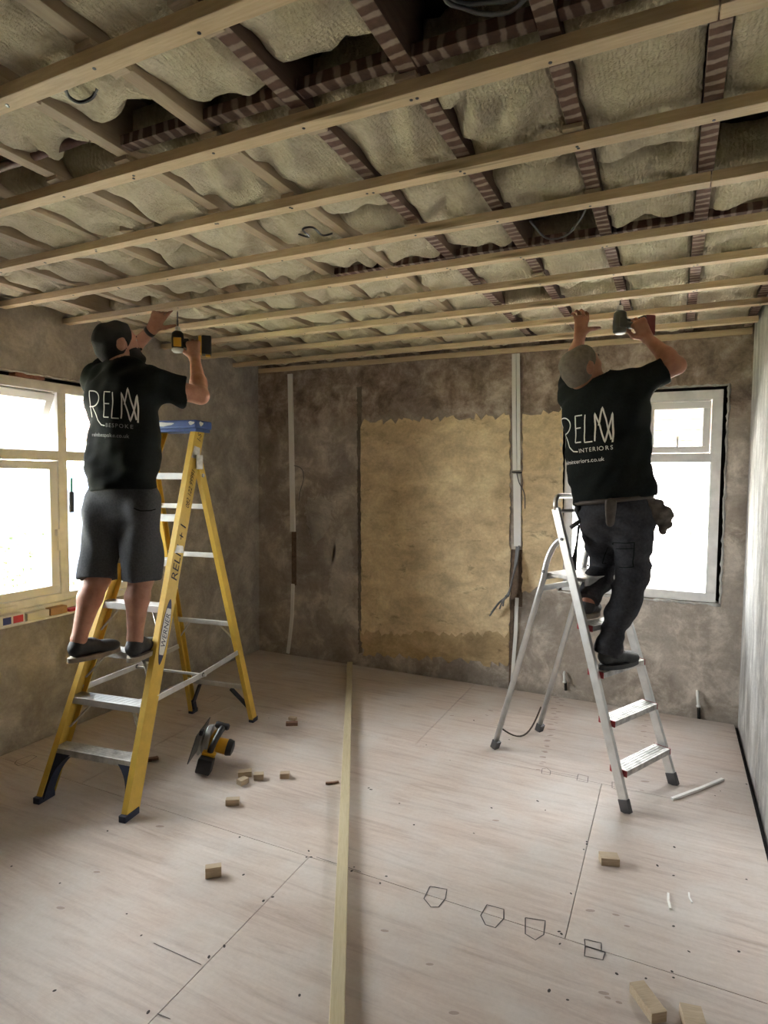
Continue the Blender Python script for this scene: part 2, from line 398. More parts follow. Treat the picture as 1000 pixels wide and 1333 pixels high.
# floor of plywood sheets over a dark sub-floor
fl = obj('floor', MB().box2((XL-.1, YF-.1, -.12), (XR+.06, YB+.06, -.03)), 'dark_void'); tag(fl, kind='structure')
rows = [(-2.2, -1.485, (-2.0,)), (-1.485, -.285, (-.292, -2.732)), (-.285, .915, (-1.337,)), (.915, 2.115, (-1.337,)), (2.115, 3.315, (-.292, -2.732)), (3.315, 4.522, (-1.352,))]
for y0, y1, js in rows:
    xs = sorted([XL+.015, XR-.022] + list(js))
    for x0, x1 in zip(xs, xs[1:]):
        obj('plywood_sheet', MB().box2((x0+.0013, y0+.0013, -.018), (x1-.0013, y1-.0013, 0), .0008), 'plywood', fl)
# debris and pipes in the gap along the walls
def on_floor(u, v): return at_z(u, v, 0.0)
def pencil(pts_px, closed=False, wdt=.0035):
    pts = [on_floor(*p) for p in pts_px]
    if closed: pts.append(pts[0])
    q = []
    for a, b in zip(pts, pts[1:]): q += [a + (b-a)*i/3 for i in range(3)]
    q.append(pts[-1]); obj('pencil_mark', MB().ribbon(q, wdt, (0,0,1), .0012), 'pencil', fl, fixn=False)
for px_ in ([(560,1154),(582,1158),(580,1170),(571,1181),(561,1181),(552,1170)], [(634,1178),(656,1184),(656,1196),(645,1208),(632,1204),(626,1192)],
            [(684,1195),(710,1199),(708,1217),(697,1224),(684,1216)], [(761,1223),(783,1228),(783,1238),(762,1232)], [(762,1232),(788,1240),(785,1250),(761,1245)],
            [(705,1007),(706,1001),(712,1000),(717,1004),(716,1009)], [(753,1008),(766,1011),(765,1019),(751,1016)], [(797,1018),(807,1021),(806,1029),(797,1026)],
            [(19,994),(22,990),(42,983),(48,985),(30,996),(24,997)]):
    pencil(px_, True, .004 if px_[0][1] > 1100 else .003)
for px_ in ([(412,1116),(470,1135)], [(200,1228),(262,1256)], [(715,1004),(752,1011)], [(268,910),(280,905),(288,907),(276,914)], [(205,1320),(222,1327)]): pencil(px_, False, .0025)
disc = MB(); n_ = 10
disc.raw([(math.cos(2*math.pi*k/n_), math.sin(2*math.pi*k/n_), 0) for k in range(n_)], [tuple(range(n_))])
spots = [(402,1108),(405,1116),(399,1116),(461,1129),(458,1134),(503,1141),(495,1150),(343,1173),(355,1168),(292,1232),(272,1246),(71,1290),(15,1128),(193,1318),(184,1218),
         (390,1296),(312,1090),(317,1139),(539,1074),(617,1085),(760,1106),(764,1096),(764,1099),(728,1213),(731,1216),(729,1229),(744,1164),(743,1163),(877,1206),(897,1239),(875,1265),(877,1273),(856,1127),(877,1140),(878,1103),
         (715,1290),(739,1302),(803,1268),(841,1274),(1000-28,1145),(962,1239),(555,1340),(480,1026),(483,1028),(617,938),(555,970),(586,990),(663,963),(938,1030),(931,1036),(933,1006),(972,1021),(700,1043),(710,1055),(640,1052),(520,1046),(165,1190),(78,1150),(140,1082),(350,935),(450,983),(365,1010)]
sp0 = None
for i, (u, v) in enumerate(spots):
    p = on_floor(u, v); s_ = rng.uniform(.0035, .0065)
    if sp0 is None: o = sp0 = obj('screw_hole', disc, 'dirt_spot', fl, fixn=False)
    else: o = sp0.copy(); COL.objects.link(o)
    o.location = (p.x, p.y, .0012); o.scale = (s_*rng.uniform(.8, 1.5), s_*.8, 1); o.rotation_euler = (0, 0, rng.uniform(0, 3))
st0 = None
stains = []
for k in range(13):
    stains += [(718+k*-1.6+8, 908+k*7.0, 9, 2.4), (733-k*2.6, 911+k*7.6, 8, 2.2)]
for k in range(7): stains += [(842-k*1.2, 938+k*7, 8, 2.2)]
stains += [(640,926,7,3),(633,932,6,2.2),(590,931,5,2),(842,1017,12,3),(835,1030,9,2.5),(125,1135,12,3),(78,1183,14,3),(500,1212,14,4),(592,1318,16,4),(1000-212,1294,16,5),(790,1300,10,4),(1000-195,1306,8,3),(802,1192,12,4),(816,1206,10,4),(770,1185,14,3),(645,1068,12,3),(560,1255,12,3),(232,925,10,2),(210,1075,12,4)]
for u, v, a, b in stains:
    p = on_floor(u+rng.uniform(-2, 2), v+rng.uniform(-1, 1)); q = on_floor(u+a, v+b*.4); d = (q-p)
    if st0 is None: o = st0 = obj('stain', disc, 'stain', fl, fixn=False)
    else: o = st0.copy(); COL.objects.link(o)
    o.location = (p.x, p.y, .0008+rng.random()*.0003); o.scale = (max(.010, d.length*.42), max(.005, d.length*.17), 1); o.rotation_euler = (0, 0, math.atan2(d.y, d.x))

# sand-coloured plaster on the back wall, with ragged edges
def ragged(poly, step=.03, amp=.014):
    out = []
    n = len(poly)
    for i in range(n):
        a = poly[i]; b = poly[(i+1) % n]; amp_ = a[2] if len(a) > 2 else amp
        L = math.hypot(b[0]-a[0], b[1]-a[1]); m = max(1, int(L/step))
        for k in range(m):
            tt = k/m; out.append((a[0]+(b[0]-a[0])*tt+rng.uniform(-1, 1)*amp_*.6, a[1]+(b[1]-a[1])*tt+rng.uniform(-1, 1)*amp_))
    return out
def bw(u, v): p = at_y(u, v, YB); return (p.x, p.z)
pA = [bw(470, 550)+(.03,), bw(664, 541)+(.012,), bw(664, 806)+(.03,), bw(665, 826)+(.03,), bw(471, 823)+(.008,)]
obj('plaster_patch', MB().prism(ragged(pA), (0, YB+.001, 0), (1,0,0), (0,0,1), (0, -.010, 0)), 'sand_plaster', wb)
pB = [bw(681, 541)+(.02,), bw(733, 533)+(.008,), bw(733, 762)+(.03,), bw(680, 770)+(.01,)]
obj('plaster_patch', MB().prism(ragged(pB), (0, YB+.001, 0), (1,0,0), (0,0,1), (0, -.010, 0)), 'sand_plaster', wb)
pC = [bw(470, 815)+(.01,), bw(664, 815)+(.01,), bw(663, 866)+(.03,), bw(474, 850)+(.035,)]
obj('plaster_patch', MB().prism(ragged(pC), (0, YB+.001, 0), (1,0,0), (0,0,1), (0, -.006, 0)), 'sand_plaster_dark', wb)
for pl_ in ([(396, 655), (415, 645), (436, 655), (428, 685), (412, 712), (402, 690)], [(440, 700), (455, 692), (461, 740), (459, 800), (440, 815), (428, 795), (431, 740)]):
    obj('plaster_smear', MB().prism(ragged([bw(*p)+(.035,) for p in pl_], .016), (0, YB+.001, 0), (1,0,0), (0,0,1), (0, -.0025, 0)), 'plaster_smear', wb)
pD = [bw(465, 505)+(.012,), bw(471, 503)+(.008,), bw(472, 850)+(.008,), bw(467, 850)+(.012,)]
obj('chase', MB().prism(ragged(pD, .02), (0, YB+.001, 0), (1,0,0), (0,0,1), (0, -.003, 0)), 'chase_dark_render', wb)
# the chase cut beside the right-hand conduit
mb = MB(); a = bw(666, 715); b = bw(680, 790); mb.box2((a[0], YB+.002, b[1]), (b[0], YB-.003, a[1])); obj('chase', mb, 'chase_brown', wb)
mb = MB(); a = bw(665, 780); b = bw(667, 893); mb.box2((a[0], YB+.002, .0), (b[0], YB-.0115, a[1])); obj('chase', mb, 'chase_brown', wb)
mb = MB(); a = bw(380, 692); b = bw(386, 762); mb.box2((a[0], YB+.002, b[1]), (b[0], YB-.004, a[1])); obj('chase', mb, 'chase_brown', wb)

# ------------------------------------------------------------------ windows
def frame_ring(mb, P, a0, a1, z0, z1, wd, d0, d1, bev=.004):
    """rectangular ring in plane coords: P(a, depth, z) -> point"""
    def bx(a, b, c, d):
        p = P(a, d0, c); q = P(b, d1, d); mb.box2(p, q, bev)
    bx(a0, a1, z0, z0+wd); bx(a0, a1, z1-wd, z1); bx(a0, a0+wd, z0+wd*.98, z1-wd*.98); bx(a1-wd, a1, z0+wd*.98, z1-wd*.98)
def pane(P, a0, a1, z0, z1, d, parent):
    mb = MB(); mb.box2(P(a0, d-.002, z0), P(a1, d+.002, z1)); return obj('pane', mb, 'glass', parent)
# left window: P(y, depth behind the wall face, z)
w1 = thing('window_1', None, None, kind='structure')
PL = lambda a, d, z: Vector((XL-d, a, z))
mb = MB(); frame_ring(mb, PL, LW['y0'], LW['y1'], LW['z0'], LW['z1'], .058, .02, .09)
zt = 1.715
for ym in (1.955, 2.588): mb.box2(PL(ym-.03, .022, LW['z0']+.05), PL(ym+.03, .088, LW['z1']-.05), .004)
mb.box2(PL(LW['y0']+.05, .024, zt-.03), PL(LW['y1']-.05, .086, zt+.03), .004)
obj('window_frame', mb, 'upvc_grubby', w1)
lights = [(LW['y0']+.058, 1.925), (1.985, 2.558), (2.618, LW['y1']-.058)]
for i, (a, b) in enumerate(lights):
    if i == 2:
        pane(PL, a, b, LW['z0']+.058, zt-.03, .055, w1); pane(PL, a, b, zt+.03, LW['z1']-.058, .055, w1)
    else:
        s_ = MB(); frame_ring(s_, PL, a+.004, b-.004, LW['z0']+.062, zt-.034, .05, .03, .095); s = obj('sash', s_, 'upvc', w1)
        pane(PL, a+.05, b-.05, LW['z0']+.11, zt-.08, .06, s)
        mb = MB(); mb.box2(PL(b-.03, .004, 1.22), PL(b-.012, .03, 1.26)); mb.box2(PL(b-.028, .0, 1.13), PL(b-.014, .012, 1.25), .003); obj('handle', mb, 'upvc', s)
        # top-hung vent pushed open
        hg = Vector((XL-.05, (a+b)/2, LW['z1']-.062)); 
        hh = LW['z1']-.062-(zt+.034); hw = (b-a)/2-.006
        PV = lambda a_, d_, z_: Vector((-d_, a_, z_))
        s_ = MB(); frame_ring(s_, PV, -hw, hw, -hh, 0, .048, -.02, .035); s = obj('vent_sash', s_, 'upvc', w1); s.location = hg; s.rotation_euler = (0, math.radians(24 if i else 22), 0)
        mb = MB(); mb.box2(PV(-hw+.045, .004, -hh+.045), PV(hw-.045, .008, -.045)); obj('pane', mb, 'glass', s)
        mb = MB(); mb.box2(PV(.01, -.03, -hh+.01), PV(.03, -.02, -hh+.08), .003); mb.bar(PV(.02, -.028, -hh+.02), PV(.02, -.06, -hh+.10), .012, .01); obj('handle', mb, 'upvc', s)
mb = MB(); mb.box2((XL-.05, LW['y0']+.02, LW['z0']-.03), (XL+.022, LW['y1']-.02, LW['z0']+.012), .006); sill = obj('sill', mb, 'upvc_grubby', w1)
mb = MB(); mb.box2((XL-T-.05, LW['y0']-.02, LW['z0']-.03), (XL-.085, LW['y1']+.02, LW['z0']-.004), .004); obj('outer_sill', mb, 'upvc', w1)
# back window: P(x, depth, z)
w2 = thing('window_2', None, None, kind='structure')
PB = lambda a, d, z: Vector((a, YB+d, z))
mb = MB(); frame_ring(mb, PB, BW['x0'], BW['x1'], BW['z0'], BW['z1'], .062, .005, .08)
zt2 = 1.742; xm = -.215
mb.box2(PB(xm-.03, .007, BW['z0']+.05), PB(xm+.03, .078, BW['z1']-.05), .004); mb.box2(PB(BW['x0']+.05, .009, zt2-.03), PB(BW['x1']-.05, .076, zt2+.03), .004)
obj('window_frame', mb, 'upvc_grubby', w2)
for i, (a, b) in enumerate(((BW['x0']+.062, xm-.03), (xm+.03, BW['x1']-.062))):
    # vents over the transom, just ajar
    hh = BW['z1']-.066-(zt2+.034); hw = (b-a)/2-.005
    PV = lambda a_, d_, z_: Vector((a_, d_, z_))
    s_ = MB(); frame_ring(s_, PV, -hw, hw, -hh, 0, .046, -.022, .03); s = obj('vent_sash', s_, 'upvc', w2); s.location = ((a+b)/2, YB+.05, BW['z1']-.066); s.rotation_euler = (math.radians(8), 0, 0)
    mb = MB(); mb.box2(PV(-hw+.042, .002, -hh+.042), PV(hw-.042, .006, -.042)); obj('pane', mb, 'glass', s)
    mb = MB(); mb.box2(PV(-.02, -.034, -hh+.012), PV(.02, -.022, -hh+.03), .003); mb.bar(PV(0, -.03, -hh+.02), PV(.0, -.05, -hh+.12), .012, .01); obj('handle', mb, 'upvc', s)
# lower right casement swung outwards on the centre mullion; lower left light fixed
pane(PB, BW['x0']+.062, xm-.03, BW['z0']+.062, zt2-.03, .045, w2)
s_ = MB(); cwid = BW['x1']-.062-xm-.038
frame_ring(s_, lambda a_, d_, z_: Vector((a_, d_, z_)), 0, cwid, BW['z0']+.066, zt2-.034, .046, -.02, .032); s = obj('casement', s_, 'upvc', w2); s.location = (xm+.034, YB+.075, 0); s.rotation_euler = (0, 0, math.radians(38))
mb = MB(); mb.box2((.042, .002, BW['z0']+.108), (cwid-.042, .006, zt2-.076)); obj('pane', mb, 'glass', s)
mb = MB(); mb.box2((cwid-.035, -.032, 1.2), (cwid-.015, -.02, 1.25), .003); mb.box2((cwid-.032, -.045, 1.12), (cwid-.018, -.03, 1.24), .003); obj('handle', mb, 'upvc', s)
mb = MB(); mb.box2((BW['x0']-.01, YB+.06, BW['z0']-.03), (BW['x1']+.01, YB+T+.05, BW['z0']+.004), .004); obj('outer_sill', mb, 'upvc', w2)

# ================================================================== CEILING: deck, joists, noggins
ce = obj('ceiling', MB().box2((XL-.1, YF-.1, 2.755), (XR+.1, YB+.1, 2.80)), 'old_deck'); tag(ce, kind='structure')
for i, x in enumerate(JX):
    old = i < 5
    L0, L1 = YF+.01, YB-.01
    mb = MB().box2((-.0225, L0, ZJ), (.0225, L1, 2.752), .002)
    o = obj('joist', mb, 'lathed_joist' if old else 'new_joist', ce); o.location.x = x
    if old:      # only the underside carries the lath marks
        o.data.materials.append(MATS['old_joist'])
        for pl_ in o.data.polygons:
            if pl_.normal.z > -.5: pl_.material_index = 1
    if not old and i != 6:   # sistered piece beside a plain joist
        o2 = obj('joist', MB().box2((-.024, L0+1, ZJ+.03), (.004, L1-.6, 2.73), .002), 'old_joist', ce); o2.location.x = x-.03
nog_rows = [(1.372, 0), (2.635, 1)]
for yn, kind in nog_rows:
    for a, b in zip(JX, JX[1:]):
        if kind and not (-1.7 < b < .2): continue
        if not kind and b < -1.6: continue
        mb = MB().box2((b+.024-(a+b)/2, -.02, ZJ+.002), (a-.024-(a+b)/2, .02, ZJ+.032), .002)
        o = obj('noggin', mb, 'lathed_noggin', ce); o.location = ((a+b)/2, yn, rng.uniform(0, .006))

# ------------------------------------------------------------------ insulation between the joists
voids = {2: [(.98, 1.34), (2.40, 2.60)], 5: [(1.27, 1.34)], 7: [(1.16, 1.34)], 0: [(2.02, 2.2)], 10: [(2.40, 2.58)], 3: [(1.30, 1.34), (3.2, 3.36)], 8: [(.75, .95)], 9: [(3.05, 3.15)]}
def batt(x0, x1, y0, y1, seed):
    r = np.random.RandomState(seed); nx = 14; ny = max(6, int((y1-y0)/.03)); Wd = x1-x0; Ld = y1-y0
    kx = r.uniform(3, 34, 12); ky = r.uniform(2, 30, 12); ph = r.uniform(0, 6.3, 12); am = r.uniform(.3, 1, 12)*.0058
    sag = r.uniform(.004, .022); tilt = r.uniform(-.012, .012)
    e0 = .03*np.sin(np.linspace(0, r.uniform(3, 7), nx+1)+r.uniform(0, 6))+r.uniform(-.006, .006, nx+1); e1 = .03*np.sin(np.linspace(0, r.uniform(3, 7), nx+1)+r.uniform(0, 6))+r.uniform(-.006, .006, nx+1)
    e0 = np.clip(e0, 0, .04); e1 = np.clip(e1, 0, .04)
    vs_ = []; fs = []
    for j in range(ny+1):
        for i in range(nx+1):
            s = i/nx; tt = j/ny; ex = abs(2*s-1); ey = abs(2*tt-1)
            x = Wd*(s-.5)*(1-.03*abs(math.sin(j*.7+seed))*ex); y = -Ld/2+e0[i]+(Ld-e0[i]-e1[i])*tt
            z = 2.580 - sag*.6*(1-ex**4)*(1-ey**8) + .010*ex**10 + .02*ey**14 + float(np.sum(am*np.sin(kx*x*1.8+ky*y*1.5+ph))) + tilt*(s-.5)
            vs_.append((x, y, max(z, 2.557)))
    st = nx+1
    for j in range(ny):
        for i in range(nx): fs.append((j*st+i, (j+1)*st+i, (j+1)*st+i+1, j*st+i+1))
    b = [i for i in range(nx+1)] + [j*st+nx for j in range(1, ny+1)] + [ny*st+i for i in range(nx-1, -1, -1)] + [j*st for j in range(ny-1, 0, -1)]
    o = len(vs_); vs_ += [(vs_[k][0], vs_[k][1], 2.70) for k in b]; m = len(b)
    for k in range(m): fs.append((b[k], b[(k+1) % m], o+(k+1) % m, o+k))
    fs.append(tuple(range(o, o+m)))
    mb = MB(); mb.raw(vs_, fs); return mb
ordn = ['', 'first', 'second', 'third', 'fourth', 'fifth', 'sixth', 'seventh', 'eighth', 'ninth', 'tenth', 'eleventh', 'twelfth', 'thirteenth', 'fourteenth', 'fifteenth', 'sixteenth']
sd = 11
for i, (a, b) in enumerate(zip(JX, JX[1:])):
    m1 = rng.uniform(1.9, 2.1); m2 = rng.uniform(3.3, 3.7)
    segs = [(-2.15, -.9), (-.89, .3), (.31, 1.345), (1.40, m1), (m1+.008, 2.605), (2.665, m2), (m2+.008, 4.52)]
    for v0, v1 in voids.get(i, []):
        ns = []
        for s0, s1 in segs:
            if v1 <= s0 or v0 >= s1: ns.append((s0, s1)); continue
            if v0-s0 > .12: ns.append((s0, v0))
            if s1-v1 > .12: ns.append((v1, s1))
        segs = ns
    if i == len(JX)-2: pass
    for q_, (s0, s1) in enumerate(segs):
        sd += 1
        x0 = b+.0235; x1 = a-.0235
        if i == 0: x1 = min(x1, XR-.045)
        o = obj('insulation_batt', batt(x0, x1, s0, s1, sd), 'mineral_wool', None, True)
        o.location = ((x0+x1)/2, (s0+s1)/2, 0)
        tag(o, f'mineral wool batt, {ordn[i+1]} joist bay from the windowless wall, {ordn[len(segs)-q_]} out from tan plaster', 'insulation', 'insulation batts between the joists')
for q_, (s0, s1) in enumerate(((-2.1, 0.1), (.11, 1.8), (1.81, 3.1), (3.11, 4.5))):
    sd += 1; x0 = XL+.01; x1 = JX[-1]-.0235
    o = obj('insulation_batt', batt(x0, x1, s0, s1, sd), 'mineral_wool', None, True); o.location = ((x0+x1)/2, (s0+s1)/2, 0)
    tag(o, f'mineral wool batt along the wide-window wall, {ordn[4-q_]} out from the tan plaster wall', 'insulation', 'insulation batts along the wide-window wall')

# ------------------------------------------------------------------ ceiling battens
head = MB().lathe([(.0045, 0), (.0045, .0012), (.001, .0016)], (0,0,0), (0,0,-1), 8)
sc0 = None
def batten(x0, x1, y, label, z0=ZB, hgt=.032, wid=.046, tilt=0.0):
    global sc0
    o = obj('ceiling_batten', MB().box2((x0-(x0+x1)/2, -wid/2, 0), ((x1-x0)/2, wid/2, hgt), .0025), 'batten_pine')
    o.location = ((x0+x1)/2, y, z0); tag(o, label, 'batten', 'timber battens under the joists')
    for x in JX:
        if not x0+.03 < x < x1-.03: continue
        for k in range(2 if rng.random() < .4 else 1):
            if sc0 is None: s = sc0 = obj('screw', head, 'dark_steel', o)
            else: s = sc0.copy(); COL.objects.link(s); s.parent = o
            s.location = (x-o.location.x+rng.uniform(-.012, .012), rng.uniform(-.013, .013), 0)
    return o
allb = [-1.37, -.97, -.57, -.175, .225, .625] + BY
for k, y in enumerate(allb):
    nb = len(allb)-k
    base = f'sawn pine batten, {ordn[nb]} out from the wall batten'
    if abs(y-1.42) < .01 or abs(y-2.21) < .01:
        xs = .052 if y < 2 else .075
        batten(XL+.01, xs-.0015, y, base + ', long piece up to a joint'); batten(xs+.0015, XR-.003, y, base + ', short piece past the joint')
    else:
        if abs(y-2.61) < .01: base = 'pine ceiling batten the bearded person in shorts is screwing up'
        if abs(y-3.4) < .01: base = 'pine ceiling batten the grey-haired person is screwing up'
        batten(XL+.01, XR-(.0 if y < 4 else .012)-.003, y, base)
o = obj('wall_batten', MB().box2((XL+.02, YB-.026, ZB), (XR-.012, YB-.001, ZB+.038), .002), 'batten_pine'); tag(o, 'pine batten fixed flat along the head of the wall with the tan plaster', 'batten')
# packers between battens and joists
pk0 = None
for bi, ji in ((0, 5), (0, 6), (0, 7), (1, 3), (1, 4), (1, 5), (1, 6), (1, 7), (2, 5), (2, 6), (2, 7), (2, 2), (3, 4), (3, 8), (4, 6), (0, 4), (5, 3), (3, 2)):
    if pk0 is None:
        pk0 = obj('packer', MB().box2((-.027, -.055, 0), (.027, .055, .0125), .001), 'block_pine'); o = pk0
        tag(o, 'small pine packing block squeezed between a batten and a joist', 'packer', 'packing blocks over the battens')
    else: o = pk0.copy(); COL.objects.link(o)
    tag(o, f'pine packing block on the {ordn[len(BY)-bi]} batten out, at the {ordn[ji]} joist from windowless wall' if ji else None)
    o.location = (JX[ji]+rng.uniform(-.012, .006), BY[bi]+rng.uniform(.012, .036), ZB+.0335); o.rotation_euler = (0, 0, rng.uniform(-.08, .08))
o = obj('packer', MB().box2((-.03, -.014, 0), (.03, .014, .02), .001), 'block_pine'); o.location = (-1.97, 1.79, ZB+.034); o.rotation_euler = (0, 0, .2)
tag(o, 'pale offcut block poking out beside the third visible batten', 'packer')
# old pipe and cables in the ceiling
mb = MB().tube([(-3.38, 1.305, 2.59), (-2.6, 1.30, 2.592), (-1.9, 1.305, 2.59), (-1.56, 1.31, 2.6)], .014, 10)
tag(obj('ceiling_pipe', mb, 'copper_old', None, True), 'dull brown pipe running across under the joists beside the noggins', 'pipe')
def cable(name, pts, r, mat, label, sm=6):
    P = [Vector(p) for p in pts]; q = []
    for i in range(len(P)-1):
        p0 = P[max(i-1, 0)]; p1 = P[i]; p2 = P[i+1]; p3 = P[min(i+2, len(P)-1)]
        for k in range(sm):
            t_ = k/sm; q.append(.5*((2*p1)+(-p0+p2)*t_+(2*p0-5*p1+4*p2-p3)*t_*t_+(-p0+3*p1-3*p2+p3)*t_**3))
    q.append(P[-1]); o = obj(name, MB().tube(q, r, 7), mat, None, True)
    return tag(o, label, 'cable')
pts = []; cc_ = at_z(634, -14, 2.60)
for k in range(60):
    a = k*2*math.pi/10; rr = .085+.01*math.sin(k*1.3); pts.append((cc_.x+rr*math.cos(a), cc_.y+rr*math.sin(a)*.9, 2.598+.0018*k+.004*math.sin(k*2.1)))
cable('cable_coil', pts, .005, 'cable_grey', 'coil of dark cable hanging in the open joist bay', 3)
cable('cable_loop', [at_z(84, 112, 2.566), at_z(90, 126, 2.560), at_z(104, 133, 2.558), at_z(120, 127, 2.560), at_z(130, 108, 2.566)], .0045, 'cable_black', 'thin black cable drooping in a loop beside a plain joist')
c0 = at_z(402, 305, 2.552)
cable('cable_loop', [c0+Vector((-.05, .0, .01)), c0+Vector((-.02, .02, .0)), c0+Vector((0, .0, -.006)), c0+Vector((.01, -.06, -.004)), c0+Vector((.05, -.05, 0)), c0+Vector((.05, .02, -.005)), c0+Vector((.09, .03, .0))], .0038, 'cable_black', 'kinked black cable end poking through the insulation')
cable('cable_loop', [at_z(763, 272, 2.60), at_z(754, 288, 2.575), at_z(738, 306, 2.57), at_z(712, 310, 2.572), at_z(690, 288, 2.60)], .004, 'cable_grey', 'thin grey cable sagging across the dark joist bay')

# ================================================================== SERVICES ON THE BACK WALL
def wp(u, v, off=0.0): p = at_y(u, v, YB); return Vector((p.x, YB-off, p.z))
def strip(name, pts_px, wdt, dep, mat, label, cat, off=0.0, parts=None):
    mb = MB(); P = [wp(u, v, off+dep/2) for u, v in pts_px]
    q = []
    for p in P:
        q.append(p)
    t_ = thing(name, label, cat, (P[-1].x, YB, P[-1].z)) if parts else None
    for i, p in enumerate(q):
        d = (q[min(i+1, len(q)-1)]-q[max(i-1, 0)]).normalized(); n = Vector((0, 1, 0)); s = d.cross(n).normalized()
        mb.v += [p+s*wdt/2-n*dep/2, p-s*wdt/2-n*dep/2, p-s*wdt/2+n*dep/2, p+s*wdt/2+n*dep/2]
    m = len(q)
    for i in range(m-1):
        for k in range(4): mb.f.append((4*i+k, 4*i+(k+1) % 4, 4*i+4+(k+1) % 4, 4*i+4+k))
    mb.f.append((3, 2, 1, 0)); mb.f.append(tuple(4*(m-1)+k for k in range(4)))
    o = obj(name, mb, mat); return tag(o, label, cat)
strip('conduit', [(378.5, 487), (379.5, 540), (381, 620), (382, 692)], .047, .016, 'conduit_white', 'long white plastic conduit down the wall near the dark corner', 'conduit')
strip('conduit', [(382, 760), (381, 800), (378, 830), (375.5, 850)], .030, .014, 'conduit_white', 'short thin white conduit rising from the floor near the dark corner', 'conduit')
strip('conduit', [(670, 461), (670, 520), (671, 612)], .030, .020, 'conduit_white', 'narrow white trunking length beside the tan plaster, upper left of a pair', 'conduit')
strip('conduit', [(675, 460.5), (675.5, 520), (676, 612)], .024, .017, 'conduit_white', 'slim white trunking length nearest the back window, right of a pair', 'conduit')
strip('conduit', [(673.5, 617), (674, 660), (674.5, 711)], .053, .018, 'conduit_white', 'wide white trunking below the black tape with cables hanging out', 'conduit')
strip('conduit', [(673.5, 778), (672, 820), (669, 860), (667, 892)], .026, .014, 'conduit_white', 'thin white conduit rising from the floor below the hanging grey cables', 'conduit', .0)
strip('cable_tie', [(667.5, 614.5), (680, 615)], .010, .026, 'cable_black', 'black tape band round the white trunking', 'tape')
cable('cable', [wp(674, 616, .027), wp(677, 628, .03), wp(683, 642, .012), wp(684, 662, .01)], .0035, 'cable_grey', 'thin cable looping off the black tape band')
for k, (ex, ey) in enumerate(((640, 800), (643, 795), (654, 790), (659, 786), (664, 775), (668, 772))):
    o_ = .006+.013*k
    cable('grey_cable', [wp(673+k*.8, 705, .006), wp(672+k*.7, 728, .02+o_*.3), wp(669+k*.4, 752, .03+o_), wp(663+k*.8, 772, .04+o_), wp((ex+662)/2, (ey+776)/2-3, .05+o_), wp(ex, ey, .05+o_)], .006, 'cable_grey', 'grey cable hanging out of the wide trunking in a bundle')['group'] = 'grey cables out of the trunking'
cable('cable', [wp(384, 606, .012), wp(394, 610, .02), wp(397, 622, .02), wp(392, 640, .015), wp(390, 652, .008)], .0035, 'cable_grey', 'short curl of thin cable beside the long white conduit')
for (u, v0, v1, lab) in ((909, 901, 934, 'capped white pipe stub in a dark chase below the back window'), (736, 876, 897, 'capped white pipe stub behind the aluminium ladder')):
    pt = thing('pipe_stub', lab, 'pipe', wp(u, v1))
    a = wp(u-1, v0, .02); b = wp(u, (v0+v1)/2-2, .035)
    obj('pipe', MB().tube([a+Vector((0, .03, .01)), a, b], .009, 10), 'conduit_white', pt, True, True)
    obj('cap', MB().lathe([(.012, 0), (.014, .006), (.013, .014), (.002, .016)], b, (b-a), 12), 'conduit_white', pt, True, True)
    obj('riser', MB().tube([wp(u+.5, (v0+v1)/2, .008), wp(u+1, v1+1, .010)], .010, 8), 'dark_void', pt, True, True)

# ================================================================== YELLOW STEPLADDER
ly = thing('stepladder', 'yellow fibreglass stepladder with blue top cap and aluminium treads', 'ladder', (-2.496, 1.917, 0), math.atan2(.134, .991))
TZ, TY = 1.878, .765
def chan(mb, sgn, bot, top, dep, fl_, t_=.005):
    prof = [(0, 0), (0, dep), (-fl_, dep), (-fl_, dep-t_), (-t_, dep-t_), (-t_, t_), (-fl_, t_), (-fl_, 0)]
    o = len(mb.v); n = len(prof)
    for base in (bot, top):
        for p in prof: mb.v.append(Vector((base[0]*sgn+p[0]*sgn, base[1]+p[1], base[2])))
    for i in range(n): j = (i+1) % n; mb.f.append((o+i, o+j, o+n+j, o+n+i))
    mb.f.append(tuple(o+i for i in range(n))); mb.f.append(tuple(o+n+i for i in range(n)))
    return mb
def fw(z): return .270-(.270-.138)*z/TZ          # outer half width of the front rails
def fy(z): return TY*z/TZ
def rw(z): return .245-(.245-.162)*z/1.68
def ry(z): return 1.205-(1.205-.735)*z/1.68
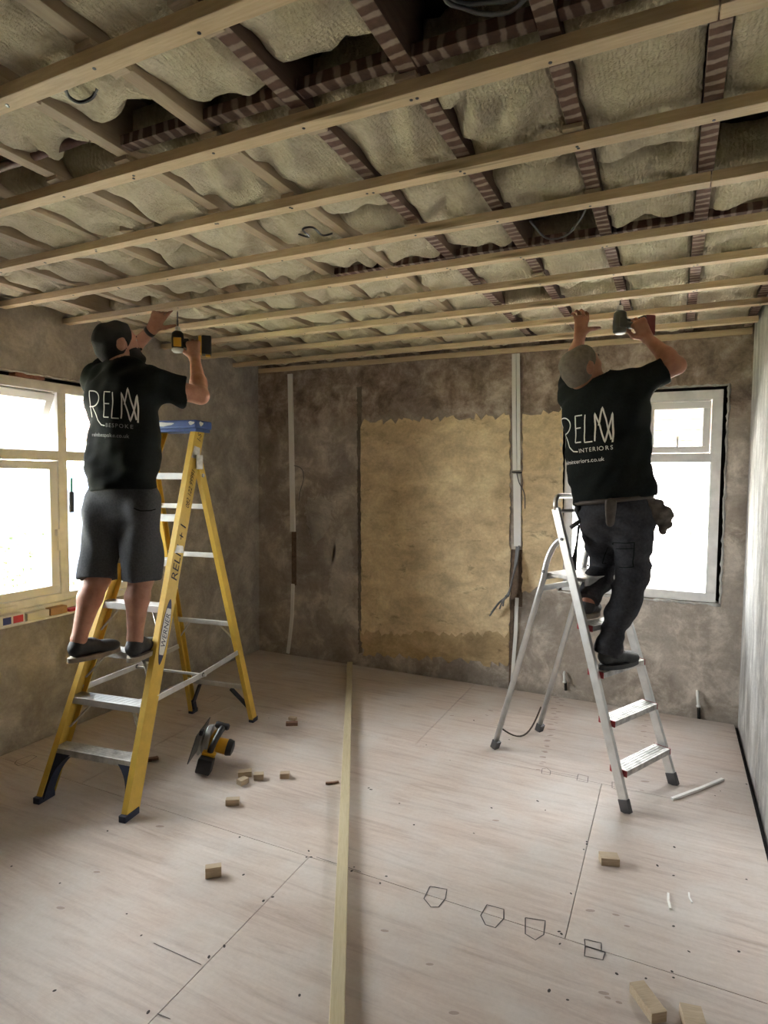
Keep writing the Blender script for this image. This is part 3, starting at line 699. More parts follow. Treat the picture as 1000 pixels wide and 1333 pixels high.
for s_ in (-1, 1):
    r = obj('front_rail', chan(MB(), s_, (fw(.02), fy(.02), .02), (fw(TZ), fy(TZ), TZ), .090, .032), 'yellow_fibreglass', ly)
    obj('rail_foot', MB().box((s_*(fw(0)-.017), .045, .016), (.038, .098, .032), None, .004), 'foot_navy', r)
    q = obj('rear_rail', chan(MB(), s_, (rw(.02), ry(.02), .02), (rw(1.68)+.004, ry(1.68), 1.68), .052, .030), 'yellow_fibreglass', ly)
    obj('rail_foot', MB().box((s_*(rw(0)-.016), 1.231, .014), (.036, .06, .028), None, .004), 'foot_navy', q)
    # corner brackets: front and rear
    def gusset(y0, zt_, xo, xi, dep, wall_):
        poly = [(xo-.004, .005)]
        for k in range(9):
            a = k/8; poly.append((xo-.034-(xo-.034-xi)*(a**2.0), .02+(zt_-.02)*(a**.62)))
        poly += [(xi, zt_), (xo*.965, zt_)]
        return MB().prism([(s_*p[0], p[1]) for p in poly], (0, y0, 0), (1,0,0), (0,0,1), (0, dep, 0))
    g1 = gusset(.012, .225, .262, .13, .055, 0)
    for v_ in g1.v: v_.y += fy(max(v_.z, 0))
    obj('corner_brace', g1, 'foot_navy', ly)
    g2 = MB().bar((s_*.222, 1.225, .07), (s_*.115, 1.145, .235), .03, .012, (0,1,0), .002).bar((s_*.218, 1.235, .015), (s_*.222, 1.222, .09), .03, .02, (0,1,0), .002)
    obj('corner_brace', g2, 'foot_navy', ly)
    obj('hinge_plate', MB().box((s_*(rw(1.62)+.002), ry(1.66)+.012, 1.675), (.008, .06, .08), None, .003).lathe([(.011, 0), (.011, .006), (.004, .008)], (s_*(rw(1.62)+.006), ry(1.62)+.026, 1.60), (s_, 0, 0), 10), 'alu_worn', ly)
    # spreaders
    a = Vector((s_*(fw(.48)-.004), fy(.48)+.085, .485)); b = Vector((s_*(rw(.48)-.005), ry(.48)+.01, .50)); m_ = (a+b)/2+Vector((0, 0, -.012))
    sp = obj('spreader', MB().bar(a, m_, .006, .030, (1,0,0), .001).bar(m_, b, .006, .030, (1,0,0), .001), 'alu', ly)
    obj('rivet', MB().lathe([(.012, 0), (.012, .008)], m_-Vector((s_*.004, 0, 0)), (s_, 0, 0), 10), 'dark_steel', sp)
mid = ((fy(.48)+.085)+(ry(.48)+.01))/2
obj('spreader_link', MB().bar((-.245, mid, .478), (.245, mid, .478), .012, .012), 'alu', ly)
for k in range(7):
    z = .24+.2285*k; wi = fw(z)-.006; y0 = fy(z)+.004
    mb = MB().box2((-wi, y0, z-.006), (wi, y0+.082, z), .002).box2((-wi, y0-.002, z-.034), (wi, y0+.004, z-.001), .001).box2((-wi, y0+.078, z-.034), (wi, y0+.083, z-.001), .001)
    for j in range(6): mb.box2((-wi+.01, y0+.009+j*.012, z-.001), (wi-.01, y0+.013+j*.012, z+.0015))
    tr_ = obj('tread', mb, 'alu' if k not in (0, 2) else 'alu_worn', ly)
    if k in (1, 2, 3):
        for s_ in (-1, 1): obj('knee_brace', MB().bar((s_*(wi-.012), fy(z-.15)+.05, z-.15), (s_*(wi*.48), y0+.045, z-.02), .018, .006, (0,1,0), .001), 'alu_worn', tr_)
for z in (.25, .685, 1.125, 1.42):
    wi = rw(z)-.004; rb = obj('rear_bar', MB().box2((-wi, ry(z)+.008, z-.014), (wi, ry(z)+.030, z+.014), .003), 'alu', ly)
    if z == .685:
        for s_ in (-1, 1): obj('bar_brace', MB().bar((s_*(wi-.004), ry(z-.12)+.02, z-.12), (s_*(wi-.10), ry(z)+.02, z-.012), .012, .006, (0,1,0)), 'alu', rb)
cap = obj('top_cap', MB().box2((-.155, .742, TZ-.012), (.155, .90, TZ+.036), .010).box2((-.148, .75, TZ-.03), (.148, .89, TZ-.012), .003), 'cap_blue', ly)
pol = [(.060*math.cos(a)*(1+.12*math.sin(5*a)), .011*math.sin(a)*(1+.3*math.sin(3*a+1))) for a in [2*math.pi*k/22 for k in range(22)]]
obj('paint_splash', MB().prism(pol, (-.055, .7418, TZ+.014), (1,0,0), (0,0,1), (0, -.0012, 0)), 'paint_splash', cap)
obj('paint_splash', MB().prism([(p[0]*.3, p[1]*1.1) for p in pol], (.1555, .79, TZ+.016), (0,1,0), (0,0,1), (.001, 0, 0)).prism([(p[0]*.32, p[1]*.9) for p in pol], (.125, .7418, TZ+.018), (1,0,0), (0,0,1), (0, -.0012, 0)), 'paint_splash', cap)
# lettering on the right-hand front rail: frame on the outer face of the web
def rail_pt(z, across): # across 0..1 over the web depth
    return Vector((fw(z)+.0012, fy(z)+.09*across, z))
rail_r = [o for o in ly.children if o.name.startswith('front_rail')][-1]
ax = (rail_pt(1.5, .5)-rail_pt(.5, .5)).normalized(); ac = Vector((0, 1, 0)); ac = (ac-ax*ac.dot(ax)).normalized(); nr = ax.cross(ac); nr = nr if nr.x > 0 else -nr
def rail_text(txt, z, size, mat, shear=0.0, across=.72, name='lettering', spacing=1.0):
    vv, ff = text_mesh(txt, size, shear)
    p0 = rail_pt(z, across)+nr*.0006
    # reading upwards along the rail, letter tops towards the front edge
    mb = MB(); mb.raw([p0+ax*(v_.x*spacing)-ac*v_.y for v_ in vv], ff); return obj(name, mb, mat, rail_r, fixn=False)
lens = [(.168*math.sin(a), .030*math.cos(a)*abs(math.cos(a))**.25) for a in [2*math.pi*k/36 for k in range(36)]]
pc = rail_pt(.80, .5)
obj('sticker', MB().prism(lens, pc-nr*.0004, ax, ac, nr*.0008), 'sticker_navy', rail_r)
obj('sticker', MB().prism([(max(-.118, min(.118, p[0])), p[1]*.86) for p in lens], pc, ax, ac, nr*.0012), 'sticker_white', rail_r)
rail_text('WERNER', .717, .050, 'sticker_navy', 0.2, .70, 'lettering', .86).location = nr*.0014
rail_text('RELM + I', 1.035, .072, 'ink', 0.1, .76, 'handwriting', 1.15)
rail_text('082 122 99991', 1.415, .044, 'ink', 0.25, .70, 'handwriting', .85)
rail_text('I-S', 1.79, .05, 'ink', 0.1, .72, 'handwriting', .9)
for z0, z1 in ((1.70, 1.775), (1.19, 1.235)):
    obj('paint_splash', MB().prism([(0, 0), (z1-z0, .008), (z1-z0+.01, .06), (.02, .075)], rail_pt(z0, .08), ax, ac, nr*.001), 'alu_worn', rail_r)

# ================================================================== ALUMINIUM STEPLADDER
la = thing('stepladder', 'bare aluminium platform stepladder standing by the back window', 'ladder', (-.051, 3.272, 0), math.radians(62.9))
AY = .335
def aw(z): return .225-(.045)*z/1.5
for s_ in (-1, 1):
    mb = MB().bar((s_*aw(0.03), AY*.03, .03), (s_*aw(1.44), AY*1.44, 1.44), .022, .045, (1,0,0), .003); r = obj('front_rail', mb, 'alu', la)
    obj('rail_foot', MB().bar((s_*aw(0), 0, 0.0), (s_*aw(.06), AY*.06, .06), .027, .05, (1,0,0), .003), 'dark_steel', r)
    pts = [(s_*.205, .86, .02), (s_*.185, .55, 1.06)] + [(s_*(.185-.003*k), .55-.10*(1-math.cos(k/8*math.pi/2))-.012*k/8*2, 1.06+.225*math.sin(k/8*math.pi/2)) for k in range(1, 9)]
    q = obj('rear_leg', MB().tube(pts, .0165, 10), 'alu', la, True)
    obj('rail_foot', MB().bar((s_*.206, .862, 0), (s_*.204, .845, .05), .038, .04, (1,0,0), .003), 'dark_steel', q)
    obj('bolt', MB().lathe([(.009, 0), (.009, .006)], (s_*.20, .538, 1.095), (s_, 0, 0), 8).lathe([(.008, 0), (.008, .005)], (s_*(aw(1.28)+.012), AY*1.28, 1.28), (s_, 0, 0), 8), 'dark_steel', q)
hp = [(-aw(1.43), AY*1.43, 1.43)]
for k in range(7): a = k/6*math.pi/2; hp.append((-aw(1.46)+.045*(1-math.cos(a)), AY*1.45+.012*k/6, 1.455+.05*math.sin(a)))
hp += [(-x, y, z) for x, y, z in reversed(hp)]
obj('top_hoop', MB().tube(hp, .0135, 10), 'alu', la, True)
obj('top_bar', MB().tube([(-aw(1.42), AY*1.42, 1.425), (aw(1.42), AY*1.42, 1.425)], .010, 8), 'alu', la, True)
for z in (.19, .41, .632, .852):
    wi = aw(z)-.013; y0 = AY*z-.045
    mb = MB().box2((-wi, y0, z-.005), (wi, y0+.085, z), .001).box2((-wi, y0, z-.028), (wi, y0+.004, z-.001), .001).box2((-wi, y0+.081, z-.028), (wi, y0+.085, z-.001), .001)
    for j in range(5): mb.box2((-wi+.02, y0+.010+j*.016, z-.001), (wi-.02, y0+.014+j*.016, z+.002))
    tr_ = obj('tread', mb, 'alu_worn', la)
    for s_ in (-1, 1): obj('end_cap', MB().box2((s_*(wi-.001), y0-.003, z-.030), (s_*(wi+.0015), y0+.089, z+.002), .002), 'tread_red', tr_)
obj('platform', MB().box2((-.168, .30, 1.065), (.168, .56, 1.085), .003).box2((-.168, .30, 1.045), (.168, .306, 1.07), .001).box2((-.168, .554, 1.045), (.168, .56, 1.07), .001), 'alu_worn', la)
obj('rear_bar', MB().bar((-.185, .56, 1.0), (.185, .56, 1.0), .012, .03), 'alu', la)
cpts = []
for k in range(15): u_ = k/14; cpts.append((-.2+.4*u_, .845-.03*math.sin(math.pi*u_), .14-.11*math.sin(math.pi*u_)+.02*u_))
obj('cord', MB().tube(cpts, .005, 6), 'belt_leather', la, True)

# ================================================================== THINGS ON THE FLOOR AND SILL
a = on_floor(455.5, 868.5); b = on_floor(439, 1333); d = (b-a); L = d.length*1.18
o = obj('floor_batten', MB().box2((0, -.0225, .0015), (L, .0225, .046), .003), 'floor_pine'); o.location = a; o.rotation_euler = (0, 0, math.atan2(d.y, d.x))
tag(o, 'long rough-sawn pine batten lying across the plywood floor', 'batten')
def block(u, v, size, ang, label, mat='block_pine', group=None, rx=0.0):
    p = on_floor(u, v); o = obj('wood_block', MB().box2((-size[0]/2, -size[1]/2, 0), (size[0]/2, size[1]/2, size[2]), .0015), mat)
    o.location = p; o.rotation_euler = (rx, 0, ang); return tag(o, label, 'wood block', group)
gA = 'pine offcuts scattered near the circular saw'
block(319, 1010, (.07, .04, .030), YAW+.2, 'dark-sided pine offcut in the middle of the cluster by the saw', group=gA)
block(316, 1020, (.05, .04, .028), YAW+.9, 'pale pine offcut at the front of the cluster by the saw', group=gA)
block(337, 1014, (.05, .035, .032), YAW+.1, 'upright pine offcut at the batten side of the cluster by the saw', group=gA)
block(371, 1012, (.05, .035, .028), YAW+.05, 'lone pine offcut between the saw cluster and the long batten', group=gA)
block(303, 1047, (.065, .032, .030), YAW+.1, 'lone pine offcut in front of the saw cluster', group=gA)
block(278, 1140, (.062, .03, .042), YAW+.25, 'pine offcut standing alone on the open plywood left of the long batten', group=gA)
block(380, 944, (.075, .03, .022), YAW+.1, 'flat brown offcut near the rear foot of the yellow ladder', 'dark_stick', gA)
block(381, 937, (.05, .028, .020), YAW-.3, 'pale pine chip behind the flat brown offcut near the yellow ladder', group=gA)
block(793, 1123, (.075, .05, .032), YAW-.12, 'square pine offcut in front of the aluminium ladder', group='pine offcuts on the near floor')
block(843, 1310, (.05, .115, .032), YAW+.18, 'longer pine offcut with saw marks on the near floor', group='pine offcuts on the near floor')
block(903, 1338, (.06, .09, .034), YAW-.25, 'grubby pine offcut beside the longer one, at the near edge of the floor', group='pine offcuts on the near floor')
def stick(px0, px1, r, mat, label, h=None):
    a = on_floor(*px0); b = on_floor(*px1); h = h or r; a.z = b.z = h
    m_ = (a+b)/2; side = (b-a).cross(UP).normalized()
    o = obj('stick', MB().bar(a, m_+side*.004, r*2, r*1.4).bar(m_+side*.004, b, r*2, r*1.2), mat); return tag(o, label, 'stick')
stick((190, 992), (206, 989), .012, 'dark_stick', 'short dark timber stub behind the yellow ladder')
stick((424, 1021), (441, 1019), .006, 'dark_stick', 'thin reddish splinter against the long batten')
stick((875, 1042), (941, 1016), .008, 'conduit_white', 'white plastic strip lying by the aluminium ladder foot')
stick((870, 1164), (873, 1184), .004, 'conduit_white', 'small white plastic sliver on the near plywood')
stick((897, 1163), (901, 1176), .003, 'conduit_white', 'tiny translucent sliver beside the small white one')
# circular saw
ps = on_floor(268, 1003)
cs = thing('circular_saw', 'yellow and black cordless circular saw tipped up on the plywood', 'saw', ps, YAW)
R0 = Matrix.Rotation(math.radians(14), 3, 'Y')
def sawpart(name, mb, mat, parent=cs, smooth=False):
    for v_ in mb.v: v_.xyz = R0 @ v_ + Vector((0, 0, .022))
    o = obj(name, mb, mat, parent, smooth); return autosmooth(o) if smooth else o
bp = MB().box((-.088, .10, .085), (.006, .26, .165), Matrix.Rotation(math.radians(4), 3, 'Y'), .002)
sawpart('base_plate', bp, 'dark_steel')
# round silver upper guard (disc parallel to the base edge)
gd = sawpart('blade_guard', MB().lathe([(.02, 0), (.070, .002), (.080, .010), (.082, .030), (.074, .038), (.02, .040)], (-.062, .105, .098), (1, 0, 0), 28), 'guard_grey', cs, True)
sawpart('blade', MB().lathe([(.010, 0), (.083, 0), (.083, .0022), (.010, .0022)], (-.070, .105, .085), (1, 0, 0), 32), 'steel')
sawpart('guard_lever', MB().box((-.072, .03, .165), (.022, .03, .03), None, .006), 'black_plastic', gd)
sawpart('gear_housing', MB().box((-.005, .10, .095), (.045, .10, .10), None, .014), 'yellow_plastic')
mo = sawpart('motor', MB().lathe([(.030, 0), (.040, .006), (.042, .055), (.040, .062)], (.012, .10, .085), (1, 0, 0), 22), 'yellow_plastic', cs, True)
sawpart('motor_cap', MB().lathe([(.044, 0), (.046, .008), (.040, .032), (.02, .038)], (.072, .10, .085), (1, 0, 0), 22), 'black_plastic', mo, True)
hpts = [(.004, -.002, .085), (.010, -.010, .12), (.016, .01, .155), (.022, .05, .185), (.024, .085, .188)]
ha = sawpart('rear_handle', MB().tube(hpts, [.017, .016, .015, .017, .018], 10), 'black_plastic', cs, True)
sawpart('front_grip', MB().lathe([(.014, 0), (.019, .01), (.017, .045), (.019, .07), (.012, .078)], (-.020, .10, .196), (1, 0, 0), 14), 'black_plastic', ha, True)
sawpart('trigger', MB().box((.012, .028, .150), (.012, .02, .022), None, .004), 'black_plastic', ha)
sawpart('battery_mount', MB().box((.002, -.008, .078), (.072, .035, .018), None, .004), 'yellow_plastic')
sawpart('battery', MB().box((.002, -.045, .032), (.078, .075, .078), Matrix.Rotation(math.radians(-6), 3, 'X'), .008), 'black_plastic')
# things on the sill
def sill_box(name, y0, y1, x0, x1, h, mat, label, cat, z=LW['z0']+.012):
    o = obj(name, MB().box2((x0-(x0+x1)/2, y0-(y0+y1)/2, 0), ((x1-x0)/2, (y1-y0)/2, h), .002), mat); o.location = ((x0+x1)/2, (y0+y1)/2, z); return tag(o, label, cat)
zs = LW['z0']-.048
mbp = MB().box2((XL, 2.0, LW['z0']-.058), (XL+.09, 2.62, LW['z0']-.046), .002); obj('sill_board', mbp, 'upvc_grubby', w1)
bx_ = sill_box('screw_box', 2.10, 2.245, XL+.028, XL+.085, .055, 'box_white', 'white screw box with blue and red print on the wide window sill', 'box', zs+.002)
obj('print', MB().box2((.0288, -.055, .006), (.0295, -.008, .046)), 'box_blue', bx_); obj('print', MB().box2((.0288, .004, .006), (.0295, .062, .046)), 'box_red', bx_)
sill_box('carton', 2.265, 2.40, XL+.03, XL+.08, .042, 'box_white', 'plain white carton beside the printed screw box on the sill', 'box', zs+.002)
sill_box('cardboard_block', 2.41, 2.52, XL+.03, XL+.08, .045, 'cardboard', 'brown cardboard block on the wide window sill', 'box', zs+.002)
sill_box('packet', 2.535, 2.60, XL+.035, XL+.08, .018, 'box_red', 'flat red packet at the end of the wide window sill', 'packet', zs+.002)
sill_box('wood_offcut', 2.02, 2.25, XL-.008, XL+.02, .030, 'upvc_grubby', 'grey strip lying on the sill behind the screw box', 'offcut')
tb = thing('brush', 'dark brush with a green tip hanging at the fixed window pane', 'brush', (XL-.004, 2.60, 1.36))
p0 = at_x(93, 622, XL-.035); p1 = at_x(93, 640, XL-.035); p2 = at_x(93, 667, XL-.035)
obj('handle', MB().bar(p1, p2, .030, .014, (0,1,0), .003), 'cable_black', tb, False, True); obj('tip', MB().bar(p0, p1, .012, .010, (0,1,0), .002), 'green_plastic', tb, False, True)

# ================================================================== OUTSIDE
gr = obj('ground_outside', MB().box2((-40, -30, -.5), (XL-T-3.0, 40, -.3)).box2((XL-T-3.0, YB+T+6.0, -.5), (30, 40, -.3)).box2((XL-T-3.0, -30, -.5), (30, YF-T-.02, -.3)), 'lawn'); tag(gr, kind='structure')
pv = obj('bounce_paving', MB().box2((XL-T-3.0, YF-T, -.5), (XL-T-.001, YB+T+.02, -.29)), 'paving'); tag(pv, kind='structure')
pv_bounce = obj('bounce_paving', MB().box2((XL-T-3.0, YB+T+.02, -.5), (30, YB+T+6.0, -.29)), 'paving'); tag(pv_bounce, kind='structure')  # pale paving added to bounce daylight up to the ceiling by the back window
def fence(name, a, b, h0, h1, nb, label):
    t_ = thing(name, label, 'fence', a); a = Vector(a); b = Vector(b); n = (b-a).normalized(); s = n.cross(UP)
    for k in range(nb):
        z0 = h0+(h1-h0)*k/nb; z1 = z0+(h1-h0)/nb*.9
        obj('board', MB().bar(a+UP*((z0+z1)/2), b+UP*((z0+z1)/2), (z1-z0), .03, (0,0,1)), 'fence_wood', t_, False, True)
    m_ = int((b-a).length/1.8)+1
    for k in range(m_+1):
        p = a+(b-a)*k/m_+s*.05; obj('post', MB().box2(p+Vector((-.05, -.05, -.31)), p+Vector((.05, .05, h1+.05))), 'fence_wood', t_, False, True)
    return t_
def house(loc, rz, wd, dp, hh, label, clad):
    t_ = thing('house', label, 'building', loc, rz)
    wl_ = obj('house_wall', MB().box2((-wd/2, -dp/2, 0), (wd/2, dp/2, hh)), 'house_render', t_)
    for x in (-wd*.28, wd*.22):
        wn = obj('house_window', MB().box2((x-.6, -dp/2-.04, .95), (x+.6, -dp/2+.02, 2.05)), 'upvc', t_); obj('pane', MB().box2((x-.52, -dp/2-.05, 1.03), (x+.52, -dp/2-.038, 1.97)), 'window_dark', wn)
    if clad:
        for k in range(9): obj('cladding_board', MB().box((0, -dp/2-.03, 2.25+.16*k), (wd, .03, .15), Matrix.Rotation(.12, 3, 'X')), 'fence_wood', t_)
    rh = 2.0
    obj('roof', MB().prism([(-dp/2-.35, hh), (0, hh+rh), (dp/2+.35, hh)], (-wd/2-.2, 0, 0), (0,1,0), (0,0,1), (wd+.4, 0, 0)), 'roof_tile', t_)
    for k in range(9):
        f0 = k/9; y = -dp/2-.35+(dp/2+.35)*f0; z = hh+rh*f0
        obj('tile_course', MB().bar((-wd/2-.2, y+.12, z+.13), (wd/2+.2, y+.12, z+.13), .34, .05, (0, dp/2+.35, rh)), 'roof_tile', t_)
    return t_
house((1.5, 13.0, -.3), 0.0, 9, 5, 3.7, 'pale rendered house with brown boards seen through the back window', True)
house((-15.5, 9.5, -.3), math.radians(90), 9, 5, 2.7, 'pale house with a tiled roof seen through the wide window', False)
fence('garden_fence', (-9.5, -6, -.3), (-9.5, 14, -.3), .2, 1.5, 8, 'horizontal board garden fence beyond the wide window')
def shrub(loc, r, n, label, seed):
    q = random.Random(seed); t_ = thing('shrub', label, 'shrub', loc); loc = Vector(loc)
    mb = MB()
    for k in range(7):
        a = q.uniform(0, 6.28); e = Vector((math.cos(a)*r*.7, math.sin(a)*r*.7, r*q.uniform(.9, 1.7))); mb.tube([(0, 0, 0), e*.5+Vector((0, 0, .08)), e], [.012, .009, .004], 5)
    obj('stems', mb, 'twig', t_)
    mb = MB()
    for k in range(n):
        a = q.uniform(0, 6.28); rr = r*q.uniform(.2, 1); c = Vector((math.cos(a)*rr, math.sin(a)*rr, q.uniform(.15, 1.75)*r)); l_ = q.uniform(.05, .10)
        d = Vector((q.uniform(-1, 1), q.uniform(-1, 1), q.uniform(-.3, .9))).normalized(); s = d.orthogonal().normalized()*l_*.35
        n2 = d.cross(s).normalized()*.012
        mb.raw([c, c+d*l_*.5+s, c+d*l_, c+d*l_*.5-s, c+d*l_*.5+n2], [(0, 1, 4), (1, 2, 4), (2, 3, 4), (3, 0, 4)])
    obj('foliage', mb, 'leaf_green', t_, fixn=False)['kind'] = 'stuff'
for k, (x, y, r) in enumerate(((-6.6, 4.6, .75), (-6.9, 6.15, .65), (-6.7, 3.5, .6), (-7.6, 7.9, .8))):
    shrub((x, y, -.3), r, 420, ['tall leafy shrub outside the wide window', 'broad leafy shrub outside near the wide window frame post', 'low leafy shrub outside the wide window', 'far leafy shrub by the board fence outside'][k], 40+k)
pp = at_x(105, 650, XL-1.2)
ts = thing('rotary_sheet', 'pale blue plastic sheet hung up outside the fixed window pane', 'sheet', (pp.x, pp.y, -.3))
mb = MB(); nn = 14
for k in range(nn+1):
    yy = -.25+.5*k/nn; xx = .03*math.sin(k*1.1)
    mb.v += [Vector((xx, yy, 1.0)), Vector((xx*1.4+.01, yy, 1.95)), Vector((xx*1.4+.018, yy, 1.95)), Vector((xx+.008, yy, 1.0))]
for k in range(nn):
    for j in range(4): mb.f.append((4*k+j, 4*k+(j+1) % 4, 4*k+4+(j+1) % 4, 4*k+4+j))
mb.f += [(0, 1, 2, 3), tuple(4*nn+j for j in (3, 2, 1, 0))]
obj('sheet', mb, 'blue_sheet', ts, True); obj('line', MB().tube([(0, -1.2, 1.96), (0, 1.2, 1.96)], .006, 6), 'cable_white', ts)
for s_ in (-1.2, 1.2): obj('post', MB().tube([(0, s_, 0), (0, s_, 2.0)], .02, 8), 'twig', ts)

# ================================================================== PEOPLE (bodies grown from one smooth distance field)
def surface_nets(Fd, org, h):
    S = Fd < 0
    nx, ny, nz = Fd.shape
    cnt = np.zeros((nx-1, ny-1, nz-1), np.int8)
    cor = [(i, j, k) for i in (0, 1) for j in (0, 1) for k in (0, 1)]
    for i, j, k in cor: cnt += S[i:nx-1+i, j:ny-1+j, k:nz-1+k]
    I, J, K = np.nonzero((cnt > 0) & (cnt < 8))
    pos = np.zeros((len(I), 3)); num = np.zeros(len(I))
    for a in cor:
        for ax_ in range(3):
            if a[ax_]: continue
            b = list(a); b[ax_] = 1
            fa = Fd[I+a[0], J+a[1], K+a[2]]; fb = Fd[I+b[0], J+b[1], K+b[2]]
            m = (fa < 0) != (fb < 0); t_ = np.where(m, fa/np.where(m, fa-fb, 1), 0)
            p = np.stack([np.full(len(I), float(a[0])), np.full(len(I), float(a[1])), np.full(len(I), float(a[2]))], 1); p[:, ax_] += t_
            pos += p*m[:, None]; num += m
    pos = pos/num[:, None]+np.stack([I, J, K], 1)
    idx = np.full(cnt.shape, -1, np.int64); idx[I, J, K] = np.arange(len(I))
    quads = []
    for ax_ in range(3):
        sl0 = [slice(None)]*3; sl1 = [slice(None)]*3; sl0[ax_] = slice(0, -1); sl1[ax_] = slice(1, None)
        s0 = S[tuple(sl0)]; s1 = S[tuple(sl1)]; e = np.nonzero(s0 != s1); E_ = np.stack(e, 1); sg = s0[e]
        u, v = [(1, 2), (2, 0), (0, 1)][ax_]
        ok = (E_[:, u] > 0) & (E_[:, v] > 0) & (E_[:, u] < Fd.shape[u]-1) & (E_[:, v] < Fd.shape[v]-1); E_ = E_[ok]; sg = sg[ok]
        def cell(du, dv): c = E_.copy(); c[:, u] += du; c[:, v] += dv; return idx[c[:, 0], c[:, 1], c[:, 2]]
        q = np.stack([cell(-1, -1), cell(0, -1), cell(0, 0), cell(-1, 0)], 1); q[~sg] = q[~sg][:, ::-1]; quads.append(q)
    return pos*h+org, np.concatenate(quads)
class SDF:
    """union of tapered capsules; each may be flattened along a direction and cut by planes"""
    def __init__(s): s.p = []
    def cone(s, a, b, ra, rb, k=.02, flat=None, cuts=None, sub=False):
        s.p.append((np.array(a, float), np.array(b, float), ra, rb, k, flat, cuts or [], sub)); return s
    def build(s, h, post=None, fold=None, smooth_it=2):
        lo = np.min([np.minimum(q[0]-q[2], q[1]-q[3]) for q in s.p if not q[7]], 0)-.03; hi = np.max([np.maximum(q[0]+q[2], q[1]+q[3]) for q in s.p if not q[7]], 0)+.03
        n = np.ceil((hi-lo)/h).astype(int)+1; Fd = np.full(n, .25, np.float32)
        axs = [lo[i]+h*np.arange(n[i]) for i in range(3)]
        for a, b, ra, rb, k, flat, cuts, sub in s.p:
            mrg = max(ra, rb)+k*1.5+2*h+.012
            l_ = np.clip(np.floor((np.minimum(a, b)-mrg-lo)/h).astype(int), 0, n-1); u_ = np.clip(np.ceil((np.maximum(a, b)+mrg-lo)/h).astype(int)+1, 1, n)
            if np.any(u_ <= l_): continue
            sl = tuple(slice(l_[i], u_[i]) for i in range(3))
            P = np.stack(np.meshgrid(*[axs[i][sl[i]] for i in range(3)], indexing='ij'), -1)
            A = a; B = b; Q = P-a; sc_ = 1.0; ab = b-a
            if flat is not None:
                fl_ = flat if isinstance(flat, list) else [flat]
                for dr, f_ in fl_:
                    dr = np.array(dr, float); Q = Q+(Q@dr)[..., None]*dr*(1/f_-1); ab = ab+(ab@dr)*dr*(1/f_-1); sc_ = min(sc_, f_)
            den = max(float(ab@ab), 1e-12); t_ = np.clip((Q@ab)/den, 0, 1)
            d = (np.linalg.norm(Q-t_[..., None]*ab, axis=-1)-(ra+(rb-ra)*t_))*(sc_ if sc_ < 1 else 1)
            for cp_, cn in cuts: d = np.maximum(d, (P-np.array(cp_))@np.array(cn))
            cur = Fd[sl]
            if sub: Fd[sl] = np.maximum(cur, -d)
            else:
                hh = np.clip(.5+.5*(cur-d)/k, 0, 1); Fd[sl] = (cur*(1-hh)+d*hh-k*hh*(1-hh)).astype(np.float32)
        if fold is not None or post is not None:
            near = np.abs(Fd) < .06; ii = np.nonzero(near); P = np.stack([axs[i][ii[i]] for i in range(3)], -1)
            d = Fd[ii]
            if fold is not None: d = d+fold(P)
            if post is not None: d = post(P, d)
            Fd[ii] = d
            if post is not None:   # interior beyond the band must be cut too
                far = np.nonzero(Fd < -.05)
                if len(far[0]): P = np.stack([axs[i][far[i]] for i in range(3)], -1); Fd[far] = post(P, Fd[far])
        Fd[0] = Fd[-1] = .1; Fd[:, 0] = Fd[:, -1] = .1; Fd[:, :, 0] = Fd[:, :, -1] = .1
        v, q = surface_nets(Fd, lo, h)
        for _ in range(smooth_it):
            acc = np.zeros_like(v); c = np.zeros(len(v))
            for i in range(4):
                a_ = q[:, i]; b_ = q[:, (i+1) % 4]; np.add.at(acc, a_, v[b_]); np.add.at(c, a_, 1)
            v = .5*v+.5*acc/np.maximum(c, 1)[:, None]
        mb = MB(); mb.v = [Vector(x) for x in v]; mb.f = [tuple(int(i) for i in r) for r in q]; return mb
def folds(seed, amp, freq, dirs=None, n=5):
    r = np.random.RandomState(seed)
    D = r.normal(size=(n, 3)); 
    if dirs is not None: D = D*.45+np.array(dirs)[None]*r.choice([-1, 1], n)[:, None]
    D /= np.linalg.norm(D, axis=1)[:, None]; Kf = D*(freq*r.uniform(.6, 1.5, n))[:, None]; ph = r.uniform(0, 6.3, n); W2 = r.normal(size=(n, 3))*7
    def f(P):
        o = np.zeros(len(P))
        for i in range(n): o += np.sin(P@Kf[i]+ph[i]+1.3*np.sin(P@W2[i]))
        return amp*o/n*2
    return f
V = lambda x: np.array(x, float)
def nz(v): v = V(v); return v/np.linalg.norm(v)
